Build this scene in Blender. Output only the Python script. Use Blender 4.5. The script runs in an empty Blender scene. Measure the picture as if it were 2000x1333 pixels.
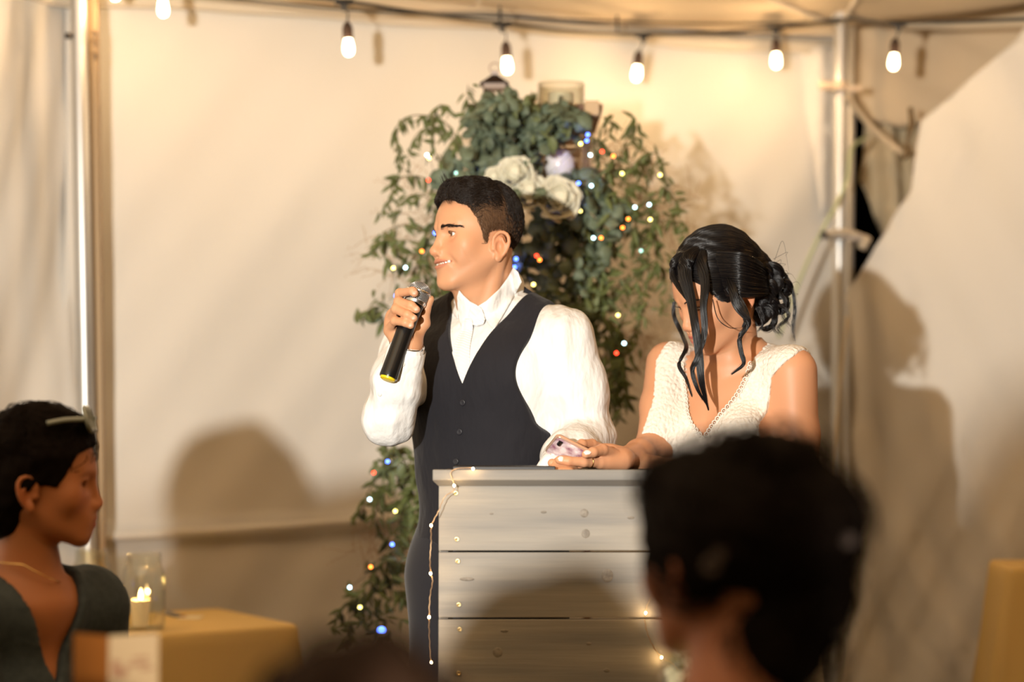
import bpy, bmesh, math, random
import numpy as np
from mathutils import Vector, Matrix
from mathutils.bvhtree import BVHTree
random.seed(7)
rng = np.random.default_rng(7)
S = bpy.context.scene
COL = S.collection
PI = math.pi

# ---------------------------------------------------------------- camera
H = 1.28            # eye height of the camera
F = 3889.0          # focal length in pixels of the 2000 px wide frame
PITCH = math.atan((840 - 666.5) / F)
cam_d = bpy.data.cameras.new('camera')
cam = bpy.data.objects.new('camera', cam_d); COL.objects.link(cam)
cam.location = (0, 0, H); cam.rotation_euler = (PI / 2 + PITCH, 0, 0)
cam_d.sensor_width = 36; cam_d.lens = 36 * F / 2000
cam_d.dof.use_dof = True; cam_d.dof.focus_distance = 4.06
cam_d.dof.aperture_fstop = 1.6
S.camera = cam

# ---------------------------------------------------------------- world, lights, exposure
S.view_settings.view_transform = 'Standard'; S.view_settings.look = 'None'
S.view_settings.exposure = 0.0; S.view_settings.gamma = 1.0
S.view_settings.use_curve_mapping = False
S.cycles.max_bounces = 6; S.cycles.diffuse_bounces = 2; S.cycles.glossy_bounces = 3; S.cycles.transparent_max_bounces = 12
S.cycles.adaptive_threshold = .025; S.cycles.caustics_reflective = False; S.cycles.caustics_refractive = False
W = bpy.data.worlds.new('world'); S.world = W; W.use_nodes = True
W.node_tree.nodes['Background'].inputs[0].default_value = (1.0, 0.41, 0.055, 1)
W.node_tree.nodes['Background'].inputs[1].default_value = 0.06

def lamp(name, kind, loc, power, color, radius=0.05):
    l = bpy.data.lights.new(name, kind); l.energy = power; l.color = color
    if kind == 'POINT': l.shadow_soft_size = radius
    o = bpy.data.objects.new(name, l); COL.objects.link(o); o.location = loc
    return o
FLASH = Vector((-0.85, 0.0, 1.55))
lamp('flash', 'POINT', FLASH, 1000, (1.0, 0.95, 0.865), 0.028)
BULB_POWER = 2.7
BULB_COL = (1.0, 0.67, 0.36)
# the tent's other strings of bulbs, over the guests
for x, y in ((-2.2, 4.2), (-1.1, 3.2), (1.3, 3.6), (2.2, 4.6), (0.1, 1.6), (-1.8, 1.2), (1.8, 1.4)):
    lamp('string_bulb_light', 'POINT', (x, y, 2.75), 7, (1.0, 0.44, 0.075), 0.15)

# ---------------------------------------------------------------- helpers
def P(px, py, d):
    "the point at depth d (metres along +Y) seen at this pixel"
    u, v = (px - 1000) / F, -(py - 666.5) / F
    c, s = math.cos(PITCH), math.sin(PITCH)
    k = d / (c - s * v)
    return Vector((u * k, d, H + (s + c * v) * k))
def A(*a): return np.array(a, dtype=np.float32)
def tag(o, label=None, cat=None, group=None, kind=None):
    if label: o['label'] = label
    if cat: o['category'] = cat
    if group: o['group'] = group
    if kind: o['kind'] = kind
    return o
def empty(name, loc=(0, 0, 0), rz=0, **k):
    o = bpy.data.objects.new(name, None); COL.objects.link(o); o.location = loc; o.rotation_euler.z = rz
    o.empty_display_size = .1
    return tag(o, **k)
def link(name, me, m=None, parent=None, keep=False):
    o = bpy.data.objects.new(name, me); COL.objects.link(o)
    if m is not None: me.materials.append(m)
    if parent is not None:
        o.parent = parent
        if keep: o.matrix_parent_inverse = parent_mat(parent).inverted()
    return o
def parent_mat(o):
    m = Matrix.LocRotScale(o.location, o.rotation_euler, o.scale)
    if o.parent: m = parent_mat(o.parent) @ o.matrix_parent_inverse @ m
    return m
def mesh(name, V, Fc, m=None, parent=None, keep=True, smooth=True):
    me = bpy.data.meshes.new(name)
    me.from_pydata([tuple(v) for v in V], [], [tuple(f) for f in Fc]); 
    if smooth: me.shade_smooth()
    me.update()
    return link(name, me, m, parent, keep)
def np_mesh(name, V, Q, m=None, parent=None, col=None, keep=True):
    me = bpy.data.meshes.new(name)
    V = np.asarray(V, np.float32); Q = np.asarray(Q, np.int32)
    me.vertices.add(len(V)); me.vertices.foreach_set('co', V.ravel())
    k = Q.shape[1]
    me.loops.add(Q.size); me.loops.foreach_set('vertex_index', Q.ravel())
    me.polygons.add(len(Q)); me.polygons.foreach_set('loop_start', np.arange(0, Q.size, k, dtype=np.int32))
    me.polygons.foreach_set('use_smooth', np.ones(len(Q), bool))
    me.update(calc_edges=True)
    if col is not None:
        a = me.color_attributes.new('Col', 'FLOAT_COLOR', 'POINT')
        c = np.ones((len(V), 4), np.float32); c[:, :3] = col
        a.data.foreach_set('color', c.ravel())
    return link(name, me, m, parent, keep)
class MB:
    "collects simple shapes and links them as one mesh"
    def __init__(s): s.v = []; s.f = []
    def add(s, V, Fc):
        n = len(s.v); s.v += [Vector(v) for v in V]; s.f += [tuple(i + n for i in f) for f in Fc]; return s
    def box(s, c, sz, rot=None, bev=0.0):
        hx, hy, hz = sz[0] / 2, sz[1] / 2, sz[2] / 2
        c = Vector(c)
        if bev <= 0:
            V = [Vector((x * hx, y * hy, z * hz)) for x in (-1, 1) for y in (-1, 1) for z in (-1, 1)]
            Fc = [(0, 1, 3, 2), (4, 6, 7, 5), (0, 4, 5, 1), (2, 3, 7, 6), (0, 2, 6, 4), (1, 5, 7, 3)]
        else:
            bm = bmesh.new(); bmesh.ops.create_cube(bm, size=1)
            for v in bm.verts: v.co = Vector((v.co.x * sz[0], v.co.y * sz[1], v.co.z * sz[2]))
            bmesh.ops.bevel(bm, geom=bm.edges[:], offset=bev, segments=2, affect='EDGES', profile=.6)
            bm.verts.index_update()
            V = [v.co.copy() for v in bm.verts]; Fc = [tuple(v.index for v in f.verts) for f in bm.faces]; bm.free()
        if rot is not None: V = [rot @ v for v in V]
        return s.add([v + c for v in V], Fc)
    def tube(s, pts, r, n=10, cap=True):
        pts = [Vector(p) for p in pts]
        if not hasattr(r, '__len__'): r = [r] * len(pts)
        V = []; Fc = []; up = None
        for i, p in enumerate(pts):
            t = (pts[min(i + 1, len(pts) - 1)] - pts[max(i - 1, 0)]).normalized()
            if up is None: up = Vector((0, 0, 1)) if abs(t.z) < .9 else Vector((0, 1, 0))
            a = t.cross(up).normalized(); b = a.cross(t).normalized(); up = b
            for k in range(n):
                w = 2 * PI * k / n
                V.append(p + (a * math.cos(w) + b * math.sin(w)) * r[i])
        for i in range(len(pts) - 1):
            for k in range(n):
                Fc.append((i * n + k, i * n + (k + 1) % n, (i + 1) * n + (k + 1) % n, (i + 1) * n + k))
        if cap: Fc.append(tuple(range(n))[::-1]); Fc.append(tuple(range((len(pts) - 1) * n, len(pts) * n)))
        return s.add(V, Fc)
    def lathe(s, prof, c=(0, 0, 0), axis=(0, 0, 1), n=24, closed=True):
        c = Vector(c); q = Vector((0, 0, 1)).rotation_difference(Vector(axis).normalized())
        V = []; Fc = []
        for r, z in prof:
            for k in range(n):
                w = 2 * PI * k / n; V.append(c + q @ Vector((r * math.cos(w), r * math.sin(w), z)))
        m = len(prof)
        for i in range(m - 1):
            for k in range(n): Fc.append((i * n + k, i * n + (k + 1) % n, (i + 1) * n + (k + 1) % n, (i + 1) * n + k))
        if closed:
            Fc.append(tuple(range(n))[::-1]); Fc.append(tuple(range((m - 1) * n, m * n)))
        return s.add(V, Fc)
    def build(s, name, m=None, parent=None, smooth=False, keep=True, angle=None):
        o = mesh(name, s.v, s.f, m, parent, keep, smooth)
        if angle:
            for p in o.data.polygons: p.use_smooth = True
            o.data.set_sharp_from_angle(angle=math.radians(angle))
        return o

def catmull(pts, n):
    "smooth path of n points through pts (array k x c)"
    pts = np.asarray(pts, np.float64); k = len(pts)
    e = np.vstack([2 * pts[0] - pts[1], pts, 2 * pts[-1] - pts[-2]])
    t = np.linspace(0, k - 1 - 1e-6, n); i = t.astype(int); u = (t - i)[:, None]
    p0, p1, p2, p3 = e[i], e[i + 1], e[i + 2], e[i + 3]
    return .5 * (2 * p1 + (p2 - p0) * u + (2 * p0 - 5 * p1 + 4 * p2 - p3) * u**2 + (3 * p1 - p0 - 3 * p2 + p3) * u**3)

# ---------------------------------------------------------------- materials
def mat(name, color, rough=.6, metal=0, bump=None, var=None, vcol=False, emit=None, estr=1, trans=0, ior=1.45, sss=0, sheen=0, spec=None, translucent=0, alpha=None):
    m = bpy.data.materials.new(name); m.use_nodes = True
    nt = m.node_tree; N = nt.nodes; L = nt.links
    b = N['Principled BSDF']
    b.inputs['Base Color'].default_value = (*color, 1); b.inputs['Roughness'].default_value = rough
    b.inputs['Metallic'].default_value = metal
    if spec is not None: b.inputs['Specular IOR Level'].default_value = spec
    if sss:
        b.inputs['Subsurface Weight'].default_value = sss; b.inputs['Subsurface Radius'].default_value = (1, .35, .2)
        b.inputs['Subsurface Scale'].default_value = .006
    if sheen: b.inputs['Sheen Weight'].default_value = sheen
    if emit: b.inputs['Emission Color'].default_value = (*emit, 1); b.inputs['Emission Strength'].default_value = estr
    if trans: b.inputs['Transmission Weight'].default_value = trans; b.inputs['IOR'].default_value = ior
    src = None
    if vcol:
        a = N.new('ShaderNodeAttribute'); a.attribute_name = 'Col'; src = a.outputs['Color']
    tc = N.new('ShaderNodeTexCoord')
    if var:   # (scale, other colour, amount[, stretch])
        mp = N.new('ShaderNodeMapping'); L.new(tc.outputs['Object'], mp.inputs[0])
        mp.inputs['Scale'].default_value = var[3] if len(var) > 3 else (1, 1, 1)
        nz = N.new('ShaderNodeTexNoise'); nz.inputs['Scale'].default_value = var[0]; nz.inputs['Detail'].default_value = 5
        L.new(mp.outputs[0], nz.inputs['Vector'])
        r = N.new('ShaderNodeMapRange'); r.inputs[1].default_value = .35; r.inputs[2].default_value = .65
        r.inputs[4].default_value = var[2]; L.new(nz.outputs[0], r.inputs[0])
        mx = N.new('ShaderNodeMix'); mx.data_type = 'RGBA'
        L.new(r.outputs[0], mx.inputs['Factor']); mx.inputs['B'].default_value = (*var[1], 1)
        if src is not None: L.new(src, mx.inputs['A'])
        else: mx.inputs['A'].default_value = (*color, 1)
        src = mx.outputs['Result']
    if src is not None: L.new(src, b.inputs['Base Color'])
    if bump:  # list of (kind, scale, strength, distance, stretch)
        prev = None
        for kd, sc, st, di, sr in bump:
            mp = N.new('ShaderNodeMapping'); L.new(tc.outputs['Object'], mp.inputs[0]); mp.inputs['Scale'].default_value = sr
            if kd == 'noise': t = N.new('ShaderNodeTexNoise'); t.inputs['Scale'].default_value = sc; t.inputs['Detail'].default_value = 4; out = t.outputs[0]
            elif kd == 'voronoi': t = N.new('ShaderNodeTexVoronoi'); t.inputs['Scale'].default_value = sc; t.feature = 'DISTANCE_TO_EDGE'; out = t.outputs[0]
            else: t = N.new('ShaderNodeTexWave'); t.inputs['Scale'].default_value = sc; t.bands_direction = kd; t.inputs['Distortion'].default_value = .5; out = t.outputs[1]
            L.new(mp.outputs[0], t.inputs['Vector'])
            bp = N.new('ShaderNodeBump'); bp.inputs['Strength'].default_value = st; bp.inputs['Distance'].default_value = di
            L.new(out, bp.inputs['Height'])
            if prev: L.new(prev.outputs[0], bp.inputs['Normal'])
            prev = bp
        L.new(prev.outputs[0], b.inputs['Normal'])
    if translucent:
        tr = N.new('ShaderNodeBsdfTranslucent'); tr.inputs[0].default_value = (*color, 1)
        mx = N.new('ShaderNodeMixShader'); mx.inputs[0].default_value = translucent
        L.new(b.outputs[0], mx.inputs[1]); L.new(tr.outputs[0], mx.inputs[2]); L.new(mx.outputs[0], N['Material Output'].inputs[0])
        if src is not None: L.new(src, tr.inputs[0])
    return m
U1 = (1, 1, 1)
def emis(name, color, strength):
    m = bpy.data.materials.new(name); m.use_nodes = True; N = m.node_tree.nodes
    N.remove(N['Principled BSDF']); e = N.new('ShaderNodeEmission'); e.inputs[0].default_value = (*color, 1); e.inputs[1].default_value = strength
    m.node_tree.links.new(e.outputs[0], N['Material Output'].inputs[0]); return m
M = {}
M['skin'] = mat('skin', (.72, .40, .235), .48, vcol=True, sss=.12, bump=[('noise', 500, .12, .0006, U1)], spec=.35)
M['white_shirt'] = mat('white_shirt', (.80, .79, .77), .75, bump=[('noise', 26, .7, .010, (1, 1, .4)), ('noise', 9, .8, .04, (1, .6, .45))])
M['vest'] = mat('vest_cloth', (.014, .0135, .0175), .8, sheen=.1, bump=[('noise', 900, .3, .0006, U1), ('noise', 9, .6, .03, (1.2, 1, .45))], spec=.2)
M['trousers'] = mat('trouser_cloth', (.018, .0175, .022), .85, sheen=.15, bump=[('noise', 900, .3, .0006, U1)], spec=.2)
M['tie'] = mat('tie_satin', (.80, .79, .78), .32, sheen=.3, bump=[('DIAGONAL', 70, .5, .002, U1)])
M['button'] = mat('button', (.02, .02, .025), .4)
M['pearl_button'] = mat('shirt_button', (.80, .78, .72), .3)
M['lace'] = mat('lace', (.86, .81, .72), .8, var=(190, (.74, .60, .48), .45), bump=[('voronoi', 85, .9, .004, (1, 1, .7)), ('noise', 160, .7, .003, U1), ('noise', 30, .5, .006, (1, 1, .5))])
M['lace_edge'] = mat('lace_edge', (.84, .79, .70), .8, bump=[('noise', 250, .6, .002, U1)])
def hairmat(name, c, rough=.35, spec=.5):
    return mat(name, c, rough, spec=spec)
M['hair_dark'] = hairmat('hair_dark_brown', (.010, .0055, .0035), .5, .35)
M['hair_fade'] = hairmat('hair_short_sides', (.10, .050, .023), .6, .3)
M['hair_black'] = hairmat('hair_black', (.0045, .0035, .004), .31, .5)
M['hair_guest'] = hairmat('hair_guest_dark', (.0045, .0022, .0012), .75, .08)
M['hair_guest_brown'] = hairmat('hair_guest_brown', (.014, .0055, .002), .75, .1)
M['eye'] = mat('eye', (.8, .8, .8), .12, vcol=True)
M['teeth'] = mat('teeth', (.85, .82, .74), .25)
M['nail'] = mat('fingernail', (.68, .38, .26), .4)
M['nail_pale'] = mat('pale_fingernail', (.90, .72, .66), .15)
M['mic_black'] = mat('mic_black', (.006, .006, .006), .28)
M['chrome'] = mat('chrome', (.75, .75, .75), .25, 1.0)
M['silver'] = mat('silver_mesh', (.55, .55, .56), .35, .9)
M['yellow'] = mat('yellow_plastic', (.85, .62, .01), .4)
M['rose_gold'] = mat('rose_gold', (.75, .50, .38), .3, .6)
M['gold'] = mat('gold', (.85, .55, .2), .25, 1.0)

# ---------------------------------------------------------------- signed distance modelling
def ell(p, c, r):
    q = (p - A(*c)) / A(*r); k0 = np.sqrt((q * q).sum(1)) + 1e-9
    q2 = q / A(*r); k1 = np.sqrt((q2 * q2).sum(1)) + 1e-9
    return k0 * (k0 - 1) / k1
def sph(p, c, r):
    q = p - A(*c); return np.sqrt((q * q).sum(1)) - r
def cap(p, a, b, ra, rb=None):
    rb = ra if rb is None else rb
    a = A(*a); b = A(*b); ab = b - a; pa = p - a
    t = np.clip((pa @ ab) / max(float(ab @ ab), 1e-9), 0, 1)
    q = pa - t[:, None] * ab
    return np.sqrt((q * q).sum(1)) - (ra + (rb - ra) * t)
def ecap(p, a, b, ra, rb, sq):
    "capsule squeezed along axis: sq = (sx,sy,sz) scale of space"
    s = A(*sq); return cap(p * s, A(*a) * s, A(*b) * s, ra, rb) / float(max(s))
def chain(p, pts, rad, k=0):
    d = None
    for i in range(len(pts) - 1):
        e = cap(p, pts[i], pts[i + 1], rad[i], rad[i + 1])
        d = e if d is None else (smin(d, e, k) if k else np.minimum(d, e))
    return d
def smin(a, b, k):
    h = np.maximum(k - np.abs(a - b), 0) / k; return np.minimum(a, b) - h * h * k * .25
def smax(a, b, k): return -smin(-a, -b, k)
def half(p, c, n):
    n = np.array(n, np.float32); n /= np.linalg.norm(n); return (p - A(*c)) @ n
_nz = np.random.default_rng(3)
_dirs = _nz.normal(size=(3, 6, 3)).astype(np.float32); _ph = _nz.uniform(0, 6.28, (3, 6)).astype(np.float32)
def wob(p, f, seed=0, st=(1, 1, 1)):
    "cheap smooth noise in about -1..1"
    q = p * A(*st) * f; o = 0; D = _dirs[seed % 3]; ph = _ph[seed % 3] + seed
    for i in range(6): o = o + np.sin(q @ D[i] + ph[i] + 1.3 * np.sin(q @ D[(i + 1) % 6] * .6))
    return o / 4
class Fr:
    def __init__(s, o, yaw=0, pitch=0, roll=0):
        s.o = np.array(o, np.float32)
        R = Matrix.Rotation(yaw, 3, 'Z') @ Matrix.Rotation(roll, 3, 'Y') @ Matrix.Rotation(pitch, 3, 'X')
        s.R = np.array(R, np.float32); s.M = R
    def loc(s, p): return ((p - s.o) @ s.R).astype(np.float32)
    def w(s, p): return np.asarray(p, np.float32) @ s.R.T + s.o
    def v(s, p): return Vector([float(x) for x in s.w(p)])
from concurrent.futures import ThreadPoolExecutor
POOL = ThreadPoolExecutor(4)
def par(f, q, n=40000):
    if len(q) <= n: return f(q)
    return np.concatenate(list(POOL.map(f, [q[i:i + n] for i in range(0, len(q), n)])))
def sdf_mesh(f, lo, hi, h, newton=True):
    lo = np.array(lo, np.float32); hi = np.array(hi, np.float32); B = 4; f0 = f; f = lambda q: par(f0, q)
    nb = np.ceil((hi - lo) / (h * B)).astype(int); n = nb * B
    ii = np.stack(np.meshgrid(*[np.arange(k) for k in nb], indexing='ij'), -1).reshape(-1, 3)
    cen = lo + (ii * B + (B - 1) / 2) * h
    fc = f(cen.astype(np.float32)); keep = np.abs(fc) < B * h * .87 * 1.35 + h
    D = np.repeat(np.repeat(np.repeat(fc.reshape(nb), B, 0), B, 1), B, 2).astype(np.float32)
    off = np.stack(np.meshgrid(*[np.arange(B)] * 3, indexing='ij'), -1).reshape(-1, 3)
    kb = ii[keep]
    for s in range(0, len(kb), 16000):
        idx = (kb[s:s + 16000, None, :] * B + off[None]).reshape(-1, 3)
        D[idx[:, 0], idx[:, 1], idx[:, 2]] = f((lo + idx * h).astype(np.float32))
    ins = D < 0
    cs = [(a, b, c) for a in (0, 1) for b in (0, 1) for c in (0, 1)]
    N0, N1, N2 = n
    cnt = np.zeros((N0 - 1, N1 - 1, N2 - 1), np.int8)
    for a, b, c in cs: cnt += ins[a:N0 - 1 + a, b:N1 - 1 + b, c:N2 - 1 + c]
    act = (cnt > 0) & (cnt < 8); del cnt
    ci = np.argwhere(act); cid = np.full(act.shape, -1, np.int32); cid[act] = np.arange(len(ci))
    val = np.stack([D[ci[:, 0] + a, ci[:, 1] + b, ci[:, 2] + c] for a, b, c in cs], 1)
    acc = np.zeros((len(ci), 3)); num = np.zeros(len(ci))
    for i, a in enumerate(cs):
        for ax in range(3):
            if a[ax] == 0:
                b = list(a); b[ax] = 1; j = cs.index(tuple(b))
                va, vb = val[:, i], val[:, j]; x = (va < 0) != (vb < 0)
                t = np.where(x, va / np.where(x, va - vb, 1), 0)
                q = np.tile(np.array(a, float), (len(ci), 1)); q[:, ax] = t
                acc += q * x[:, None]; num += x
    V = (lo + (ci + acc / num[:, None]) * h).astype(np.float32)
    if newton:
        e = h * .5; d0 = f(V); g = np.stack([f(V + A(*(e if i == j else 0 for j in range(3)))) - d0 for i in range(3)], 1) / e
        g2 = (g * g).sum(1); st = -(d0 / np.maximum(g2, .2))[:, None] * g
        ln = np.sqrt((st * st).sum(1)); st *= np.minimum(1, h * .6 / np.maximum(ln, 1e-9))[:, None]; V = V + st
    Q = []
    for ax in range(3):
        sl0 = [slice(1, k - 1) for k in n]; sl1 = list(sl0); sl0[ax] = slice(0, n[ax] - 1); sl1[ax] = slice(1, n[ax])
        a, b = ins[tuple(sl0)], ins[tuple(sl1)]; e = np.argwhere(a != b)
        o = np.array([1, 1, 1]); o[ax] = 0; e = e + o
        sgn = ins[e[:, 0], e[:, 1], e[:, 2]]
        u, v = (ax + 1) % 3, (ax + 2) % 3
        q = []
        for du, dv in ((-1, -1), (0, -1), (0, 0), (-1, 0)):
            c = e.copy(); c[:, u] += du; c[:, v] += dv; q.append(cid[c[:, 0], c[:, 1], c[:, 2]])
        q = np.stack(q, 1); q[~sgn] = q[~sgn][:, ::-1]; Q.append(q)
    Q = np.vstack(Q); Q = Q[(Q >= 0).all(1)]
    return V, Q
def join(parts):
    V = []; Q = []; n = 0
    for v, q in parts: V.append(v); Q.append(q + n); n += len(v)
    return np.vstack(V), np.vstack(Q)
_bvh = {}
def bvh(o):
    if o.name not in _bvh:
        me = o.data; co = np.empty(len(me.vertices) * 3, np.float32); me.vertices.foreach_get('co', co)
        mw = parent_mat(o) if o.parent is None else Matrix.Identity(4)
        _bvh[o.name] = BVHTree.FromPolygons(co.reshape(-1, 3).tolist(), [tuple(p.vertices) for p in me.polygons])
    return _bvh[o.name]
def hit(px, py, *objs):
    "where the line of sight through a pixel meets a surface"
    o = Vector((0, 0, H)); d = (P(px, py, 4) - o).normalized(); best = None
    for ob in objs:
        r = bvh(ob).ray_cast(o, d)
        if r[0] is not None and (best is None or r[3] < best[3]): best = r
    if best is None: return None, None
    n = best[1]
    if n.dot(d) > 0: n = -n
    return best[0], n
def strands(name, guides, rad, m, parent=None, tip=.25):
    "guides: list of (k,3) arrays -> one hair curves object"
    guides = [np.asarray(g, np.float32) for g in guides]
    c = bpy.data.hair_curves.new(name); c.add_curves([len(g) for g in guides])
    c.points.foreach_set('position', np.vstack(guides).ravel())
    at = c.attributes.get('radius') or c.attributes.new('radius', 'FLOAT', 'POINT')
    rr = np.concatenate([rad * (1 - (1 - tip) * np.linspace(0, 1, len(g))**3) for g in guides]).astype(np.float32)
    at.data.foreach_set('value', rr)
    return link(name, c, m, parent, True)
def lock(pts, radii, n, k=16, frizz=.0, spread=None, seed=None):
    "n strands that follow a smooth path; radii at the control points"
    r = np.random.default_rng(seed if seed is not None else rng.integers(1 << 30))
    C = catmull(pts, k); R = catmull(np.asarray(radii, float)[:, None], k)[:, 0]
    T = np.gradient(C, axis=0); T /= np.linalg.norm(T, axis=1)[:, None] + 1e-9
    up = np.array([.3, .2, 1.0]); out = []
    a = np.cross(T, up); a /= np.linalg.norm(a, axis=1)[:, None] + 1e-9; b = np.cross(a, T)
    for i in range(n):
        th = r.uniform(0, 6.283); q = math.sqrt(r.uniform(0, 1)); tw = r.normal() * .5
        w = th + tw * np.linspace(0, 1, k)
        d = (a * np.cos(w)[:, None] + b * np.sin(w)[:, None]) * (q * R)[:, None]
        if frizz: d = d + np.cumsum(r.normal(size=(k, 3)), 0) * frizz / math.sqrt(k)
        g = C + d; u = 1 - .22 * r.uniform()**2.2
        tt = np.linspace(0, (k - 1) * u, k); i0 = np.minimum(tt.astype(int), k - 2); fr = (tt - i0)[:, None]
        out.append(g[i0] * (1 - fr) + g[i0 + 1] * fr)
    return out
# ================================================================ people: shared head
def near(q, c, r, f, full=None):
    "evaluate f only inside a ball; outside, the distance to a smaller ball stands in"
    d = q - A(*c); d = np.sqrt((d * d).sum(1)); m = d < r; o = np.maximum(d - r * .75, .004).astype(np.float32)
    if m.any(): o[m] = f(q[m])
    return o
HELIX = catmull([(.003, -.013, -.002), (.008, -.011, .018), (.0125, .002, .029), (.0165, .016, .024), (.0175, .0195, .008), (.013, .013, -.012), (.006, .002, -.025)], 13)
HR = list(np.interp(np.linspace(0, 1, 13), [0, .2, .6, 1], [.0030, .0034, .0039, .0036]))
def ear_f(e):
    ear = ell(e, (.006, .004, .002), (.0052, .0155, .027))
    ear = smax(ear, -ell(e, (.012, -.001, -.003), (.0072, .0080, .0135)), .004)
    ear = smin(ear, chain(e, HELIX, HR), .0035)
    ear = smin(ear, chain(e, [(.010, .010, -.012), (.0135, .0115, .002), (.0125, .006, .016)], [.0025, .0028, .0022]), .005)
    ear = smin(ear, sph(e, (.004, -.012, -.006), .0042), .004)
    return smin(ear, ell(e, (.006, -.003, -.026), (.0045, .0075, .0085)), .005)
EYE = (.0340, -.0685, -.001)
MOUTH = .0040      # how far the mouth sits above the default
def lip_paths(fem, smile):
    w = .0235 if fem else .0325; up = .0006 * smile; m = 0 if fem else MOUTH; f = 0 if fem else -.003
    U = catmull([(0, -.0970 + f, -.0605 + m), (.006, -.0968 + f, -.0592 + m), (w * .6, -.0915 + f, -.0615 + m + up * .3), (w, (-.0790 if fem else -.0765) + f * .3, -.0645 + m + up)], 6)
    Lw = catmull([(0, -.0962 + f, -.0725 + m), (.008, -.0950 + f, -.0722 + m), (w * .62, -.0895 + f, -.0695 + m + up * .4), (w, (-.0790 if fem else -.0765) + f * .3, -.0650 + m + up)], 6)
    return U, Lw, w, up, m, f
def head_f(q, fem=False, smile=0.0, lids=True):
    "signed distance of a head in its own frame: origin between the eyes inside the head, face towards -Y"
    qa = q.copy(); qa[:, 0] = np.abs(q[:, 0])
    s = .94 if fem else 1.0
    d = skull_f(q, qa, fem, s)
    m = (q[:, 1] < -.035) & (np.abs(q[:, 0]) < .062)
    if m.any():
        f = q[m]; fa = qa[m]; e = d[m]
        if not fem: e = smin(e, cap(fa, (.010, -.0875, .0175), (.047, -.068, .0225), .0085, .007), .012)   # brow ridge
        else: e = smin(e, cap(fa, (.012, -.084, .018), (.042, -.070, .021), .0065, .006), .012)
        e = smax(e, -ell(fa, (.0350, -.096, -.001), (.0195, .022, .0135)), .014)         # eye socket
        tip = -.110 if fem else -.1145                                                   # nose
        n = cap(f, (0, -.085, .006), (0, tip + .011, -.031), .0074, .0084)
        n = smin(n, sph(f, (0, tip + .0085, -.0350), .0095 if not fem else .0085), .008)
        n = smin(n, ell(fa, (.0125 if not fem else .0108, -.0945, -.0395), (.0078, .0115, .0076)), .006)
        n = smin(n, cap(f, (0, tip + .012, -.042), (0, -.092, -.0465), .004, .004), .005)
        e = smin(e, n, .010)
        e = smax(e, -ell(fa, (.0068, -.101, -.0485), (.0034, .006, .0035)), .002)
        U, Lw, w, up, mo, ff = lip_paths(fem, smile)
        e = smin(e, chain(fa, U, [.0036, .0038, .0036, .0033, .0026, .0014]), .0045)
        e = smin(e, chain(fa, Lw, [.0046, .0046, .0043, .0038, .003, .0016]), .0045)
        if smile > 0:
            sq = A(1, .35, 1)
            cut = catmull([(0, -.1040 + ff, -.0662 + mo), (.010, -.1010 + ff, -.0662 + mo), (w * .68, -.094 + ff, -.0655 + mo + up * .5), (w * .97, -.081 + ff * .3, -.0645 + mo + up)], 6) * np.array((1, .35, 1))
            e = smax(e, -chain(fa * sq, cut, [.0036, .0036, .0033, .0026, .0016, .0006]), .0015)
            e = smin(e, ell(fa, (.040, -.062, -.050), (.012, .013, .016)), .018)         # cheek pushed up by the smile
            e = smax(e, -chain(fa, [(.020, -.0985, -.040), (.035, -.089, -.052), (.041, -.080, -.064)], [.001, .0012, .001]), .014)
        else:
            e = smax(e, -chain(fa, [(0, -.1035, -.0665), (.013, -.0995, -.0662), (.024, -.089, -.066)], [.0012, .001, .0006]), .0025)
        if lids:   # eyelids around the ball, opened by a slit
            c = EYE; lid = sph(fa, c, .0142); op = .0038 if not fem else .0026
            lid = smax(lid, -ell(fa, (c[0] + .001, c[1] - .0145, -.0016), (.0138, .012, op + .0003)), .0015)
            e = smin(e, lid, .004); e = smax(e, -ell(fa, (c[0] + .001, c[1] - .0155, -.0016), (.0132, .010, op)), .0015)
            e = smin(e, chain(fa, [(.0205, -.0775, .0055), (.0325, -.0830, .0086), (.0485, -.071, .003)], [.0022, .0024, .002]), .006)
            e = smax(e, -sph(fa, c, .0124), .0006)
        d[m] = e
    ez = -.033 if not fem else -.022
    ear = near(qa - A(.0735 * s, .009, ez), (.008, .004, 0), .045, ear_f)
    return smin(d, ear, .006)
def skull_f(q, qa, fem, s):
    d = ell(q, (0, .006, .028), (.077 * s, .093, .083))
    d = smin(d, ell(q, (0, -.026, .010), (.068 * s, .062, .076)), .03)              # forehead and face
    d = smin(d, ell(q, (0, -.034, -.050), ((.052 if fem else .061), .054, .052)), .03)
    jr = .013 if fem else .018
    d = smin(d, cap(qa, (.047 if fem else .057, .008, -.050), (.018, -.074, -.100 if not fem else -.094), jr, .016), .030)  # jaw line
    d = smin(d, sph(q, (0, -.084 if not fem else -.078, -.1005 if not fem else -.096), .0170 if not fem else .013), .018)    # chin
    d = smin(d, ell(qa, (.046, -.056, -.026), (.020, .018, .022)), .028)            # cheekbone
    d = smin(d, ell(q, (0, -.072, -.060), (.033, .027, .028)), .022)                # muzzle
    return d
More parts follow.
